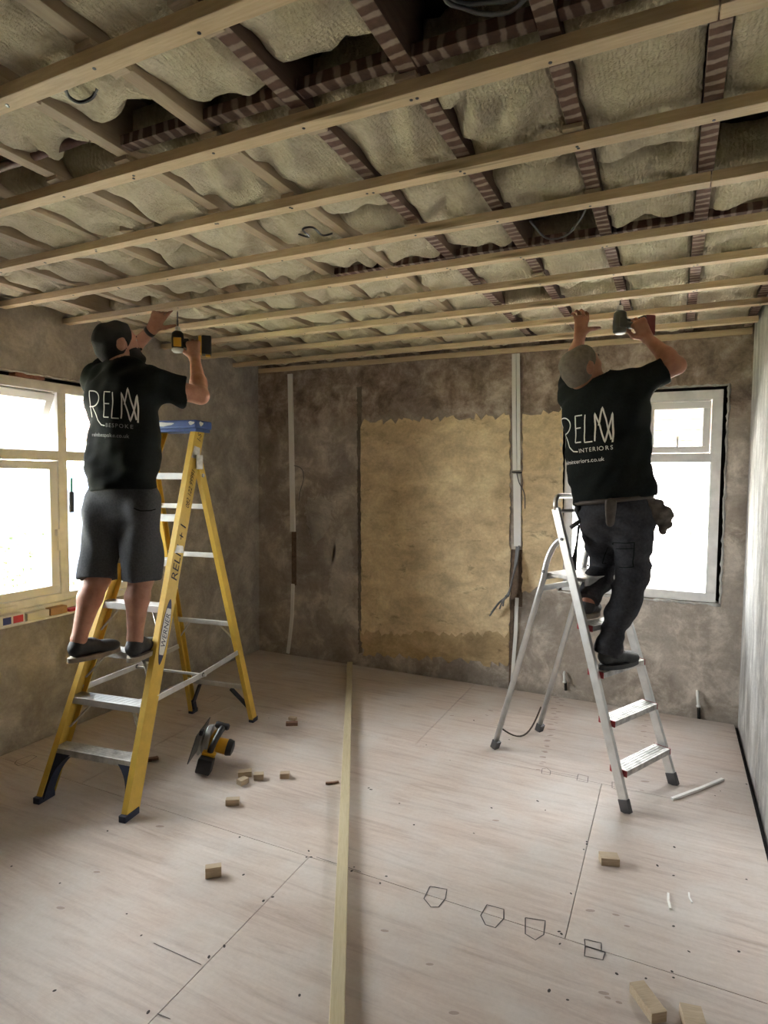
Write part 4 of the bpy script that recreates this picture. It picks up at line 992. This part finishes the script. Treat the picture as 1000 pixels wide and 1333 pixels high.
def hand(S, wrist, dirv, palm, thumb, curl=(.5, .6, .5), spread=.022, sc_=1.0, thumb_dir=None, order=1):
    """wrist->knuckles direction, palm-facing normal, thumb side direction; adds palm and five fingers to S"""
    w_ = V(wrist); d = nz(dirv); n = nz(V(palm)-d*float(V(palm)@d)); l_ = nz(V(thumb)-d*float(V(thumb)@d)-n*float(V(thumb)@n))
    kn = w_+d*.088*sc_
    for off, r0, r1 in ((.024, .017, .0155), (.0, .019, .0165), (-.024, .017, .0145)):
        S.cone(w_+l_*off*.6, kn+l_*off*1.1, r0*sc_, r1*sc_, .012, (n, .72))
    lens_ = [(.042, .026, .020), (.046, .030, .022), (.043, .028, .021), (.033, .021, .018)]
    for i, ls in enumerate(lens_):
        p = kn+l_*(1.5-i)*spread*sc_-d*(.004 if i in (0, 2) else (.010 if i == 3 else 0))
        ang = 0.0; r0 = .0098 if i < 3 else .0085
        fan = nz(d+l_*(1.5-i)*.07)
        for j, L_ in enumerate(ls):
            ang += curl[j]; e = p+(fan*math.cos(ang)+n*math.sin(ang))*L_*sc_
            S.cone(p, e, (r0-.0008*j)*sc_, (r0-.0008*(j+1))*sc_, .004); p = e
    td = nz(thumb_dir) if thumb_dir is not None else nz(l_*.8+d*.5+n*.35)
    b0 = w_+d*.022*sc_+l_*.022*sc_; b1 = b0+nz(l_*.9+d*.6+n*.3)*.038*sc_; b2 = b1+td*.034*sc_; b3 = b2+nz(td+n*.15)*.026*sc_
    S.cone(b0, b1, .016*sc_, .0125*sc_, .010); S.cone(b1, b2, .0120*sc_, .0105*sc_, .004); S.cone(b2, b3, .0105*sc_, .0085*sc_, .004)
def head_sdf(S, c, f, u, r):
    c, f, u, r = V(c), V(f), V(u), V(r)
    S.cone(c-f*.022+u*.022, c+f*.022+u*.025, .084, .080, .02, (r, .90))
    S.cone(c-f*.03-u*.02, c+f*.01-u*.015, .070, .066, .02, (r, .9))
    S.cone(c+f*.042-u*.012, c+f*.052-u*.075, .056, .042, .02, (r, 1.08))
    S.cone(c+f*.072-u*.088-r*.012, c+f*.072-u*.088+r*.012, .020, .020, .015)      # chin
    S.cone(c+f*.086+u*.020-r*.03, c+f*.086+u*.020+r*.03, .013, .013, .012)        # brow
    S.cone(c+f*.096+u*.006, c+f*.112-u*.028, .007, .0125, .008)                     # nose
    for s in (-1, 1):
        S.cone(c+f*.104-u*.033+r*s*.010, c+f*.100-u*.033+r*s*.012, .007, .007, .006)
        S.cone(c+f*.070-u*.018+r*s*.042, c+f*.072-u*.022+r*s*.040, .018, .016, .015)  # cheek
        S.cone(c-f*.004+u*.010+r*s*.076, c-f*.010-u*.022+r*s*.073, .022, .013, .006, (nz(r*s+f*.35*-1), .34))  # ear
        S.cone(c+f*.099+u*.004+r*s*.030, c+f*.099+u*.004+r*s*.034, .011, .011, .004, None, None, True)      # eye socket
    S.cone(c+f*.094-u*.056-r*.018, c+f*.094-u*.056+r*.018, .0075, .0075, .005)      # lips
    S.cone(c+f*.093-u*.066-r*.014, c+f*.093-u*.066+r*.014, .0075, .0075, .005)
def shoe(parent, heel, toe, up, sole_mat, nm='shoe', wd=.084):
    heel, toe = V(heel), V(toe); d = toe-heel; L_ = np.linalg.norm(d); d = d/L_; u = nz(V(up)-d*float(V(up)@d)); s = np.cross(d, u)
    S = SDF(); k = L_/.285
    z0 = .026
    S.cone(heel+d*.045*k+u*(z0+.032), heel+d*.12*k+u*(z0+.036), .038, .037, .02)
    S.cone(heel+d*.11*k+u*(z0+.030), heel+d*.215*k+u*(z0+.012), .038, .036, .025, (u, .85))
    S.cone(heel+d*.20*k+u*(z0+.012), heel+d*.245*k+u*(z0+.010), .040, .034, .025, (u, .7))
    S.cone(heel+d*.050*k+u*(z0+.045), heel+d*.060*k+u*(z0+.076), .036, .036, .015, None, [(heel+u*(z0+.085)+d*.05, nz(u+d*.25))])
    S.cone(heel+d*.055*k+u*(z0+.07), heel+d*.062*k+u*(z0+.12), .027, .028, .003, None, None, True)
    pl = heel+u*(z0-.010)
    S_post = lambda P, dd: np.maximum(dd, -(P-pl)@u)
    o = obj(nm, S.build(.005, S_post, None, 2), 'shoe_black', parent, True, True, False)
    pts = []; n = 28
    for i in range(n):
        a = 2*math.pi*i/n; t_ = .5-.5*math.cos(a); x = t_*L_; wloc = (.036+.012*math.sin(math.pi*min(1, t_*1.05))+.004*math.sin(2*math.pi*t_-1.2))*wd/.092
        edge = min(1, math.sqrt(max(0, 1-abs(2*t_-1)**5)))
        pts.append((x, (1 if math.sin(a) >= 0 else -1)*wloc*edge))
    mb = MB().prism(pts, Vector(heel-u*.0), Vector(d), Vector(s), Vector(u*.022))
    obj('sole', mb, sole_mat, o, False, True)
    mb = MB()
    for j in range(4):
        c_ = heel+d*(.115+.022*j)*k+u*(z0+.070-.0085*j); mb.tube([c_-s*.022, c_+u*.004, c_+s*.022], .0028, 6)
    obj('laces', mb, 'sole_black', o, True, True)
    return o
def strokes(shirt, name, lines, org, ex_, ey_, proj, width, mat, off=.0022):
    """project 2D strokes (metres) on to the shirt along proj"""
    dg = BVHTree.FromPolygons([W(shirt) @ v_.co for v_ in shirt.data.vertices], [tuple(p.vertices) for p in shirt.data.polygons])
    mb = MB(); proj = Vector(proj)
    for ln in lines:
        wd = width
        if isinstance(ln, tuple): ln, wd = ln
        q = []
        for a, b in zip(ln, ln[1:]):
            n = max(1, int(math.hypot(b[0]-a[0], b[1]-a[1])/.008)); q += [(a[0]+(b[0]-a[0])*i/n, a[1]+(b[1]-a[1])*i/n) for i in range(n)]
        q.append(ln[-1]); o = len(mb.v); good = 0
        for i, p in enumerate(q):
            p1 = q[min(i+1, len(q)-1)]; p0 = q[max(i-1, 0)]; tx, ty = p1[0]-p0[0], p1[1]-p0[1]; l_ = math.hypot(tx, ty) or 1; nx_, ny_ = -ty/l_*wd/2, tx/l_*wd/2
            for sg in (1, -1):
                s0 = Vector(org)+Vector(ex_)*(p[0]+nx_*sg)+Vector(ey_)*(p[1]+ny_*sg)
                hit = dg.ray_cast(s0-proj*.5, proj)
                mb.v.append((hit[0]+hit[1]*off*(1 if hit[1].dot(proj) < 0 else -1)) if hit[0] is not None else None)
        for i in range(len(q)-1): mb.f.append((o+2*i, o+2*i+1, o+2*i+3, o+2*i+2))
    bad = {i for i, v_ in enumerate(mb.v) if v_ is None}; mb.f = [f for f in mb.f if not bad & set(f)]
    mb.f = [f for f in mb.f if max((mb.v[a]-mb.v[b]).length for a in f for b in f) < .05]
    mb.v = [v_ if v_ is not None else Vector((0, 0, 0)) for v_ in mb.v]
    used = sorted({i for f in mb.f for i in f}); mp = {j: i for i, j in enumerate(used)}
    mb.v = [mb.v[j] for j in used]; mb.f = [tuple(mp[i] for i in f) for f in mb.f]
    return obj(name, mb, mat, shirt, True, True, False) if mb.f else None
def project_text(shirt, name, txt, size, org, ex_, ey_, proj, mat, off=.0022, spacing=1.0):
    dg = BVHTree.FromPolygons([W(shirt) @ v_.co for v_ in shirt.data.vertices], [tuple(p.vertices) for p in shirt.data.polygons])
    mb = MB(); x = 0.0; proj = Vector(proj)
    for ch in txt:
        if ch == ' ': x += size*.35; continue
        vv, ff = text_mesh(ch, size); wd = max(v_.x for v_ in vv); o = len(mb.v); pts = []
        for v_ in vv:
            s0 = Vector(org)+Vector(ex_)*(x+v_.x)+Vector(ey_)*v_.y; hit = dg.ray_cast(s0-proj*.5, proj)
            pts.append((hit[0]+hit[1]*off*(1 if hit[1].dot(proj) < 0 else -1)) if hit[0] is not None else None)
        x += wd*spacing+size*.06*spacing
        if any(p is None for p in pts): continue
        if max((p-pts[0]).length for p in pts) > size*2.2: continue
        mb.v += pts; mb.f += [tuple(i+o for i in f) for f in ff]
    return obj(name, mb, mat, shirt, False, True, False) if mb.f else None
def arc(cx, cy, rx, ry, a0, a1, n=14): return [(cx+rx*math.cos(math.radians(a0+(a1-a0)*i/n)), cy+ry*math.sin(math.radians(a0+(a1-a0)*i/n))) for i in range(n+1)]
def logo(shirt, org, ex_, ey_, proj, W_, H_, sub, url, wdt, sub_mat='logo_grey'):
    """tall thin R F L M lettering: R with a long swooping leg, M as crossed peaks"""
    w_, h_ = W_, H_
    L = []
    L.append([(.03*w_, .0*h_+.20*h_), (.03*w_, 1.0*h_)])                                              # R stem
    L.append([(.03*w_, 1.0*h_)] + arc(.10*w_, .76*h_, .17*w_, .24*h_, 90, -90) + [(.0*w_, .52*h_)])
    L.append([(.10*w_, .50*h_), (.16*w_, .30*h_), (.22*w_, .10*h_), (.30*w_, -.04*h_), (.38*w_, -.06*h_)])  # swooping leg
    L.append([(.36*w_, .20*h_), (.38*w_, .98*h_), (.50*w_, .98*h_)]); L.append([(.37*w_, .62*h_), (.47*w_, .62*h_)]); L.append([(.36*w_, .20*h_), (.47*w_, .20*h_)])
    L.append([(.55*w_, .98*h_), (.53*w_, .18*h_), (.66*w_, .18*h_)])
    L.append(([(.70*w_, .18*h_), (.72*w_, .98*h_), (.86*w_, .12*h_), (.99*w_, .94*h_), (.97*w_, .10*h_)], wdt*1.25)); L.append(([(.76*w_, .62*h_), (.84*w_, 1.13*h_), (.95*w_, .18*h_)], wdt*1.25))
    strokes(shirt, 'logo', L, org, ex_, ey_, proj, wdt, 'logo_white')
    project_text(shirt, 'logo_text', sub, H_*.17, Vector(org)+Vector(ex_)*(.40*w_)-Vector(ey_)*(.10*h_), ex_, ey_, proj, sub_mat, .0022, 1.18)
    project_text(shirt, 'web_address', url, H_*.17, Vector(org)+Vector(ex_)*(.02*w_)-Vector(ey_)*(.40*h_), ex_, ey_, proj, 'logo_grey' if sub_mat == 'logo_grey' else 'logo_white', .0022, 1.0)

def torso(S, pel, neck, fwd, rgt, shL, shR, grow=0.0, wscale=1.0):
    up = nz(neck-pel); H_ = np.linalg.norm(neck-pel); f = nz(fwd-up*float(V(fwd)@up)); r = np.cross(f, up)
    pt = lambda t_, fo=0.0: pel+up*H_*t_+f*fo
    S.cone(pt(.0), pt(.20, .0), .158*wscale+grow, .150*wscale+grow, .04, (f, .72))
    S.cone(pt(.18), pt(.45, .008), .150*wscale+grow, .158*wscale+grow, .04, (f, .74))
    S.cone(pt(.45, .008), pt(.76, .0), .160*wscale+grow, .165*wscale+grow, .04, (f, .72))
    S.cone(shL+(shR-shL)*.12-up*.02, shL+(shR-shL)*.88-up*.02, .066+grow, .066+grow, .05)
    S.cone(pt(.78, -.02)-r*.09, pt(.78, -.02)+r*.09, .085+grow, .085+grow, .05)
    mid_ = pt(.99)
    for s in (shL, shR): S.cone(mid_+up*.02, s+(mid_-s)*.22, .045+grow*.7, .055+grow*.8, .05)
    return up, f, r
def person(root_loc, J, label, skin, lk=1.0):
    """J: joints (world). Returns root, body; garments added by the callers"""
    root = thing('person', label, 'person', root_loc)
    S = SDF()
    up, f, r = torso(S, J['pel'], J['neck'], J['fwd'], None, J['shL'], J['shR'], -.012)
    S.cone(J['neck']-up*.03, J['head']-V(J['hu'])*.06-V(J['hf'])*.015, .062, .056, .03)
    head_sdf(S, J['head'], J['hf'], J['hu'], J['hr'])
    for s in 'LR':
        S.cone(J['sh'+s], J['el'+s], .056, .043, .03); S.cone(J['el'+s], J['el'+s]+(J['wr'+s]-J['el'+s])*.35, .041, .043, .02); S.cone(J['el'+s]+(J['wr'+s]-J['el'+s])*.3, J['wr'+s], .042, .027, .02)
        S.cone(J['hip'+s], J['kn'+s], .082*lk, .060*lk, .04); m_ = J['kn'+s]+(J['an'+s]-J['kn'+s])*.32+J['back'+s]*.012
        S.cone(J['kn'+s], m_, .056*lk, .057*lk, .02); S.cone(m_, J['an'+s], .056*lk, .034, .02); S.cone(J['an'+s], J['an'+s]-UPN*.05, .034, .034, .02)
        hand(S, *J['hand'+s])
    return root, S, up, f, r
UPN = V((0, 0, 1)); CRN = V(CR); CFN = V(CF)
def dn(u, v, d): return V(at_d(u, v, d))

# ------------------------------------------------------------------ bearded person on the yellow ladder
TR3 = .24+.2285*2
J = dict(pel=dn(160, 648, 3.06), neck=dn(161, 484, 3.08), fwd=nz(CFN*.90+CRN*.42), shL=dn(123, 497, 3.21), shR=dn(206, 502, 3.03), elR=dn(261, 515, 3.14), wrR=dn(258, 470, 3.34),
         elL=dn(160, 466, 3.50), wrL=dn(197, 428, 3.42), hipL=dn(138, 668, 3.08), hipR=dn(183, 668, 3.03), knL=dn(128, 752, 3.02), knR=dn(184, 752, 3.02),
         anL=dn(105, 836, 2.97), anR=dn(178, 834, 2.99), head=dn(152, 449, 3.12))
J['hf'] = nz(CRN*.66+CFN*.66+UPN*.30); J['hr'] = nz(np.cross(J['hf'], UPN)); J['hu'] = np.cross(J['hr'], J['hf'])
J['backL'] = J['backR'] = -nz(CFN*.9+CRN*.4)
# shoes stand on the third tread; the ankles rise out of them
hl = V(at_z(88, 864, TR3)); tl = hl+nz(V(at_z(147, 849, TR3))-hl)*.275
hr_ = V(at_z(168, 864, TR3)); tr2 = hr_+nz(V(at_z(194, 849, TR3))-hr_)*.275
for a_ in (hl, tl, hr_, tr2): a_[2] = TR3+.002
J['anL'] = hl+nz(tl-hl)*.058+UPN*.105; J['anR'] = hr_+nz(tr2-hr_)*.058+UPN*.105
tipA = V((at_z(231, 405, ZB).x, 2.608, ZB)); tipA = V(at_z(231, 405, ZB-.001))
hndA = nz(CRN*.97+CFN*.25)           # drill handle direction
zA = -.178                           # handle height under the bit tip
gripA = tipA+UPN*zA+hndA*.088
J['wrR'] = gripA-UPN*.088-CFN*.030+hndA*.012
J['handR'] = (J['wrR'], UPN*1.0+hndA*-.10, CFN, -hndA, (1.0, 1.25, .9), .0215, 1.0, nz(-hndA*.6+UPN*.75+CFN*.3))
J['wrL'] = dn(198, 429, 3.43)
J['handL'] = (J['wrL'], UPN*.88+CRN*.40+CFN*.1, nz(CFN*.9-CRN*.1+UPN*.2), CRN, (.25, .45, .35), .022, 1.0, nz(CRN*.95+UPN*.25+CFN*.1))
per1, S, up, f, r = person((-2.50, 2.20, TR3), J, 'bearded person in black t-shirt and grey shorts drilling overhead from the yellow ladder', 'skin')
body1 = obj('body', S.build(.005), 'skin', per1, True, True, False)
# t-shirt
def tshirt(J, up, f, r, hem_pt, hem_n, slv, seed, wscale=1.0):
    S = SDF(); torso(S, J['pel'], J['neck'], J['fwd'], None, J['shL'], J['shR'], .020, wscale)
    for s, L_ in (('L', slv[0]), ('R', slv[1])):
        a = J['sh'+s]; b = J['el'+s]; d = nz(b-a); e = a+d*L_
        S.cone(a-d*.01, e+d*.05, .073, .075, .035, None, [(e, d)])
    nk = J['neck']+up*.035
    nkd = nz(V(J['head'])-J['neck'])
    def post(P, d):
        d = np.maximum(d, (P-hem_pt)@hem_n)
        q = P-nk; ax_ = q@nkd; rad = np.linalg.norm(q-ax_[:, None]*nkd, axis=1)
        return np.maximum(d, -np.maximum(rad-.064, -(ax_+.06)))
    fo = folds(seed, .0075, 26, nz(up*.8+r*.35)); fo2 = folds(seed+1, .0035, 60, nz(up*.7-r*.5))
    return S.build(.006, post, lambda P: fo(P)+fo2(P), 2)
hp_ = dn(160, 640, 3.06); shirt1 = obj('t_shirt', tshirt(J, up, f, r, hp_, nz(-up+r*.02), (.17, .125), 3, 1.06), 'shirt_black', per1, True, True, False)
# shorts
S = SDF(); S.cone(J['pel']+up*.05-r*.01, J['pel']+up*.05+r*.01, .163, .163, .03, (f, .78)); S.cone(J['hipL']-f*.012, J['hipR']-f*.012, .103, .103, .03)
for s in 'LR':
    a = J['hip'+s]; b = J['kn'+s]; d = nz(b-a); e = b+d*.012
    S.cone(a+up*.05, b+d*.10, .100, .096, .012, None, [(e, d)])
fo = folds(21, .010, 20, nz(r*.8+up*.2)); fo2 = folds(22, .004, 48, r)
top_ = J['pel']+up*.115
sh1 = obj('shorts', S.build(.006, lambda P, d: np.maximum(d, (P-top_)@up), lambda P: fo(P)+fo2(P), 2), 'shorts_grey', per1, True, True, False)
strokes(sh1, 'pocket', [[(0, 0), (.03, -.012), (.07, -.012), (.115, .006)]], Vector(dn(172, 662, 2.9)), Vector(CRN), Vector(UPN), Vector(CFN), .005, 'shirt_black')
# hair, beard, wristband, eyes
def hairdo(parent, J, mat, cuts, grow, seed, amp=.003):
    c, f_, u_, r_ = J['head'], J['hf'], J['hu'], J['hr']; S = SDF()
    S.cone(c-f_*.022+u_*.022, c+f_*.022+u_*.025, .084+grow, .080+grow, .02, (r_, .90)); S.cone(c-f_*.03-u_*.02, c+f_*.01-u_*.015, .070+grow, .066+grow, .02, (r_, .9))
    def post(P, d):
        for p_, n_ in cuts(c, f_, u_, r_): d = np.maximum(d, (P-p_)@n_)
        for s in (-1, 1):   # clear of the ears
            q = P-(c-f_*.006-u_*.008+r_*s*.078); d = np.maximum(d, -(np.linalg.norm(q, axis=1)-.031))
        return d
    return obj('hair', S.build(.005, post, folds(seed, amp, 90), 1), mat, parent, True, True, False)
hairdo(per1, J, 'hair_dark', lambda c, f_, u_, r_: [(c+f_*.062+u_*.03, nz(f_-u_*.30)), (c-u_*.078, nz(-u_)), (c+f_*.016-u_*.03, nz(f_*.8-u_*.75))], .010, 5)
c, f_, u_, r_ = J['head'], J['hf'], J['hu'], J['hr']
S = SDF(); S.cone(c+f_*.040-u_*.03, c+f_*.062-u_*.085, .062, .050, .02, (r_, 1.05)); S.cone(c+f_*.075-u_*.085, c+f_*.070-u_*.125, .036, .028, .03)
obj('beard', S.build(.005, lambda P, d: np.maximum(np.maximum(d, (P-(c-u_*.040))@nz(u_-f_*.15)), -(P-(c+f_*.012))@f_), folds(8, .004, 110), 1), 'hair_dark', per1, True, True, False)
S = SDF(); S.cone(c+f_*.108-u_*.042-r_*.022, c+f_*.108-u_*.042+r_*.022, .008, .008, .004); obj('moustache', S.build(.004), 'hair_dark', per1, True, True, False)
def eyes(parent, J):
    c, f_, u_, r_ = J['head'], J['hf'], J['hu'], J['hr']
    for s in (-1, 1):
        p = Vector(c+f_*.0865+u_*.004+r_*s*.031); e = obj('eye', MB().lathe([(.003, -.0105), (.0085, -.007), (.0105, 0), (.0085, .007), (.003, .0105)], p, Vector(f_), 12), 'eye', parent, True, True)
        obj('pupil', MB().lathe([(.0045, 0), (.0042, .001)], p+Vector(f_)*.0100, Vector(f_), 10), 'ink', e, False, True)
        obj('eyebrow', MB().tube([p+Vector(r_)*s*-.012+Vector(u_)*.016+Vector(f_)*.012, p+Vector(u_)*.020+Vector(f_)*.012, p+Vector(r_)*s*.016+Vector(u_)*.015+Vector(f_)*.006], .0032, 6), 'hair_dark', parent, True, True)
eyes(per1, J)
ad = nz(J['wrL']-J['elL']); wc = J['wrL']-ad*.020
obj('wristband', MB().lathe([(.029, -.010), (.0325, -.010), (.0325, .010), (.029, .010)], Vector(wc), Vector(ad), 18), 'cable_black', per1, True, True)
# shoes on the third tread
shoe(per1, hl, tl, UPN, 'sole_pale'); shoe(per1, hr_, tr2, UPN, 'sole_pale')
ex1 = nz(CRN*.93-CFN*.30); ey1 = nz(np.cross(ex1, nz(CFN*.92+CRN*.33))); ey1 = ey1 if ey1[2] > 0 else -ey1
og1 = dn(106, 549, 2.9)
logo(shirt1, Vector(og1), Vector(CRN*.995+UPN*-.06), Vector(UPN*.99-CRN*.03), Vector(CFN), .262, .158, 'BESPOKE', 'relmbespoke.co.uk', .0052)

# ------------------------------------------------------------------ drills
def drill(tip, hdir, bit, body_mat, accent, label, batt_mat, acc2):
    t_ = thing('cordless_drill', label, 'drill', tip, math.atan2(hdir[1], hdir[0]))
    obj('bit', MB().lathe([(.0012, 0), (.0032, -.012), (.0032, -bit*.55), (.0055, -bit*.56), (.0055, -bit)], (0, 0, 0), (0, 0, 1), 8), 'dark_steel', t_)
    autosmooth(obj('chuck', MB().lathe([(.008, -bit+.004), (.014, -bit-.002), (.0155, -bit-.022), (.0195, -bit-.026)], (0, 0, 0), (0, 0, 1), 16), 'steel', t_, True))
    z1 = -bit-.024
    hs = autosmooth(obj('motor_housing', MB().lathe([(.020, z1), (.031, z1-.010), (.0335, z1-.035), (.0335, z1-.085), (.030, z1-.108), (.022, z1-.114)], (0, 0, 0), (0, 0, 1), 18), body_mat, t_, True))
    obj('side_panel', MB().box2((-.021, -.0345, z1-.09), (.021, -.030, z1-.040), .002).box2((-.021, .030, z1-.09), (.021, .0345, z1-.040), .002), accent, hs)
    obj('rear_cap', MB().lathe([(.0335, z1-.096), (.0335, z1-.108), (.024, z1-.117)], (0, 0, 0), (0, 0, 1), 18), acc2, hs, True)
    zh = z1-.068
    hn = obj('handle', MB().tube([(.018, 0, zh), (.05, 0, zh-.002), (.085, 0, zh), (.118, 0, zh)], [.021, .0185, .0175, .021], 12), body_mat, t_, True)
    obj('trigger', MB().box((.046, 0, zh+.022), (.026, .014, .018), None, .005), 'black_plastic', hn)
    bt = obj('battery', MB().box2((.128, -.036, zh-.055), (.182, .036, zh+.050), .008), batt_mat, t_); obj('battery_mount', MB().box2((.112, -.034, zh-.050), (.130, .034, zh+.046), .005), accent, t_)
    obj('battery_clip', MB().box2((.150, -.020, zh-.062), (.176, .020, zh-.052), .003), accent, bt)
    return t_, zh
d1, zh1 = drill(tipA, hndA, .088, 'black_plastic', 'yellow_plastic', 'yellow and black cordless drill held up by the bearded person', 'black_plastic', 'paint_splash')

# ------------------------------------------------------------------ grey-haired person on the aluminium ladder
hndB = nz(CRN*.98+CFN*.18); tipB = V(at_z(808, 391, ZB-.001)); bitB = .030; zB_ = -bitB-.024-.068
gripB = tipB+UPN*zB_+hndB*.084
J = dict(pel=dn(799, 664, 3.14), neck=dn(783, 503, 3.13), fwd=nz(CFN*.84+CRN*.54), shL=dn(745, 514, 3.27), shR=dn(829, 499, 3.05), elR=dn(881, 476, 3.02), elL=dn(749, 468, 3.46), wrL=dn(755, 437, 3.36),
         hipL=dn(784, 680, 3.19), hipR=dn(822, 678, 3.10), knL=dn(789, 740, 3.42), knR=dn(824, 752, 3.14), head=dn(757, 480, 3.12))
J['hf'] = nz(CRN*.74+CFN*.30+UPN*.52); J['hr'] = nz(np.cross(J['hf'], UPN)); J['hu'] = np.cross(J['hr'], J['hf'])
J['backL'] = J['backR'] = -nz(CFN*.8+CRN*.5)
T3, T4 = .632+.003, .852+.003
h3 = V(at_z(780, 872, T3)); t3 = h3+nz(V(at_z(824, 864, T3))-h3)*.275
h4 = V(at_z(763, 806, T4+.02)); t4 = h4+nz(CFN*.75+CRN*.42-UPN*.06)*.27
h3[2] = t3[2] = T3+.001
J['anR'] = h3+nz(t3-h3)*.058+UPN*.105; J['anL'] = h4+nz(t4-h4)*.055+UPN*.105
J['wrR'] = gripB-UPN*.070-CFN*.030+hndB*.062
J['handR'] = (J['wrR'], UPN*.82-hndB*.55, CFN, -hndB*.8-UPN*.4, (1.0, 1.25, .9), .0215, 1.05, nz(-hndB*.6+UPN*.75+CFN*.3))
J['handL'] = (J['wrL'], UPN*.95+CRN*.08, nz(CFN*.9-CRN*.1+UPN*.2), CRN, (.45, .6, .5), .022, 1.05, nz(CRN*.95+UPN*.15+CFN*.1))
per2, S, up, f, r = person((-.25, 3.37, T3), J, 'grey-haired person in black t-shirt and dark trousers drilling overhead from the aluminium ladder', 'skin_tan', .78)
obj('body', S.build(.005), 'skin_tan', per2, True, True, False)
hp_ = dn(800, 652, 3.14); shirt2 = obj('t_shirt', tshirt(J, up, f, r, hp_, nz(-up+r*.05), (.17, .155), 33, 1.13), 'shirt_black', per2, True, True, False)
S = SDF(); S.cone(J['pel']+up*.04-r*.012, J['pel']+up*.04+r*.012, .165, .165, .03, (f, .78)); S.cone(J['hipL'], J['hipR'], .105, .105, .03)
for s in 'LR':
    a, b, c_ = J['hip'+s], J['kn'+s], J['an'+s]; d = nz(c_-b); e = c_-UPN*.035
    S.cone(a, b, .108, .082, .03); S.cone(b, b+(c_-b)*.4, .078, .074, .02); S.cone(b+(c_-b)*.3, c_+d*.08, .074, .058, .02, None, [(e, nz(d-UPN*.6))])
fo = folds(61, .008, 30, nz(up*.9+r*.2)); fo2 = folds(62, .0045, 70, up)
top_ = J['pel']+up*.10
tr_o = obj('trousers', S.build(.006, lambda P, d: np.maximum(d, (P-top_)@up), lambda P: fo(P)+fo2(P), 2), 'trouser_dark', per2, True, True, False)
strokes(tr_o, 'cargo_pocket', [[(0, 0), (.075, .01), (.08, -.02), (.005, -.03), (0, 0)], [(.002, -.03), (.012, -.13), (.085, -.115), (.08, -.02)]], Vector(dn(818, 712, 2.9)), Vector(CRN), Vector(UPN), Vector(CFN), .0045, 'shirt_black')
hairdo(per2, J, 'hair_grey', lambda c, f_, u_, r_: [(c+f_*.060+u_*.03, nz(f_-u_*.30)), (c-u_*.06, nz(-u_)), (c+f_*.010-u_*.02, nz(f_*.8-u_*.75))], .006, 15, .002)
eyes(per2, J)
shoe(per2, h3, t3, UPN, 'sole_black'); shoe(per2, h4, t4, nz(UPN+CFN*.12), 'sole_pale')
# belt and pouch
pb = J['pel']+up*.055; ring_ = []
for k in range(33):
    a_ = 2*math.pi*k/32; ring_.append(Vector(pb+r*math.cos(a_)*.188+f*math.sin(a_)*.150))
bl = MB().tube(ring_, .012, 6, False); obj('belt', bl, 'belt_leather', per2, True, True)
pc_ = dn(795, 668, 2.96); S = SDF(); S.cone(pc_+UPN*.045, pc_-UPN*.045, .030, .022, .01, (nz(-CFN), .4)); obj('tool_pouch', S.build(.004), 'belt_leather', per2, True, True, False)
pj2 = nz(CFN*.74+CRN*.67); ex2 = nz(CRN*.74-CFN*.67+UPN*.085); ey2 = nz(UPN-CRN*.10)
og2 = dn(790, 584, 3.13)-pj2*.10-ex2*.205
logo(shirt2, Vector(og2), Vector(ex2), Vector(ey2), Vector(pj2), .295, .172, 'INTERIORS', 'relminteriors.co.uk', .0060, 'logo_white')
d2, zh2 = drill(tipB, hndB, bitB, 'black_plastic', 'black_plastic', 'black and red cordless drill held up by the grey-haired person', 'red_plastic', 'black_plastic')
# work gloves hanging at the hip
gl_ = thing('work_glove', 'worn grey work glove tucked in at the hip of the grey-haired person', 'glove', dn(850, 668, 3.05))
S = SDF(); a = dn(842, 652, 3.06); b = dn(860, 672, 3.05); nn_ = nz(-CFN)
S.cone(a, b, .040, .046, .02, (nn_, .55)); S.cone(dn(852, 660, 3.05), dn(868, 674, 3.04), .036, .034, .02, (nn_, .6))
for (u0, v0, u1, v1, rr) in ((862, 672, 863, 692, .020), (866, 668, 870, 684, .018), (868, 664, 874, 672, .014), (850, 672, 836, 684, .015), (852, 678, 846, 688, .017)): S.cone(dn(u0, v0, 3.05), dn(u1, v1, 3.04), rr, rr*.75, .012)
obj('glove_body', S.build(.004, None, folds(77, .004, 120), 1), 'glove_cloth', gl_, True, True, False)
obj('cuff', MB().tube([dn(833, 684, 3.03), dn(843, 690, 3.03), dn(852, 689, 3.03)], [.010, .012, .009], 8), 'sole_pale', gl_, True, True)
hm = thing('hammer', 'dark handled hammer hanging at the near hip of the grey-haired person', 'hammer', dn(750, 705, 3.2))
obj('handle', MB().tube([dn(754, 683, 3.2), dn(751, 708, 3.2), dn(748, 728, 3.2), dn(747, 742, 3.2)], [.006, .006, .013, .014], 8), 'rubber', hm, True, True)
obj('hammer_head', MB().tube([dn(743, 687, 3.2), dn(750, 682, 3.2), dn(758, 676, 3.2)], [.011, .012, .009], 8), 'dark_steel', hm, True, True)
obj('holder', MB().tube([dn(757, 676, 3.19), dn(752, 664, 3.2), dn(753, 650, 3.2), dn(748, 640, 3.21)], [.014, .017, .016, .010], 8), 'rubber', hm, True, True)
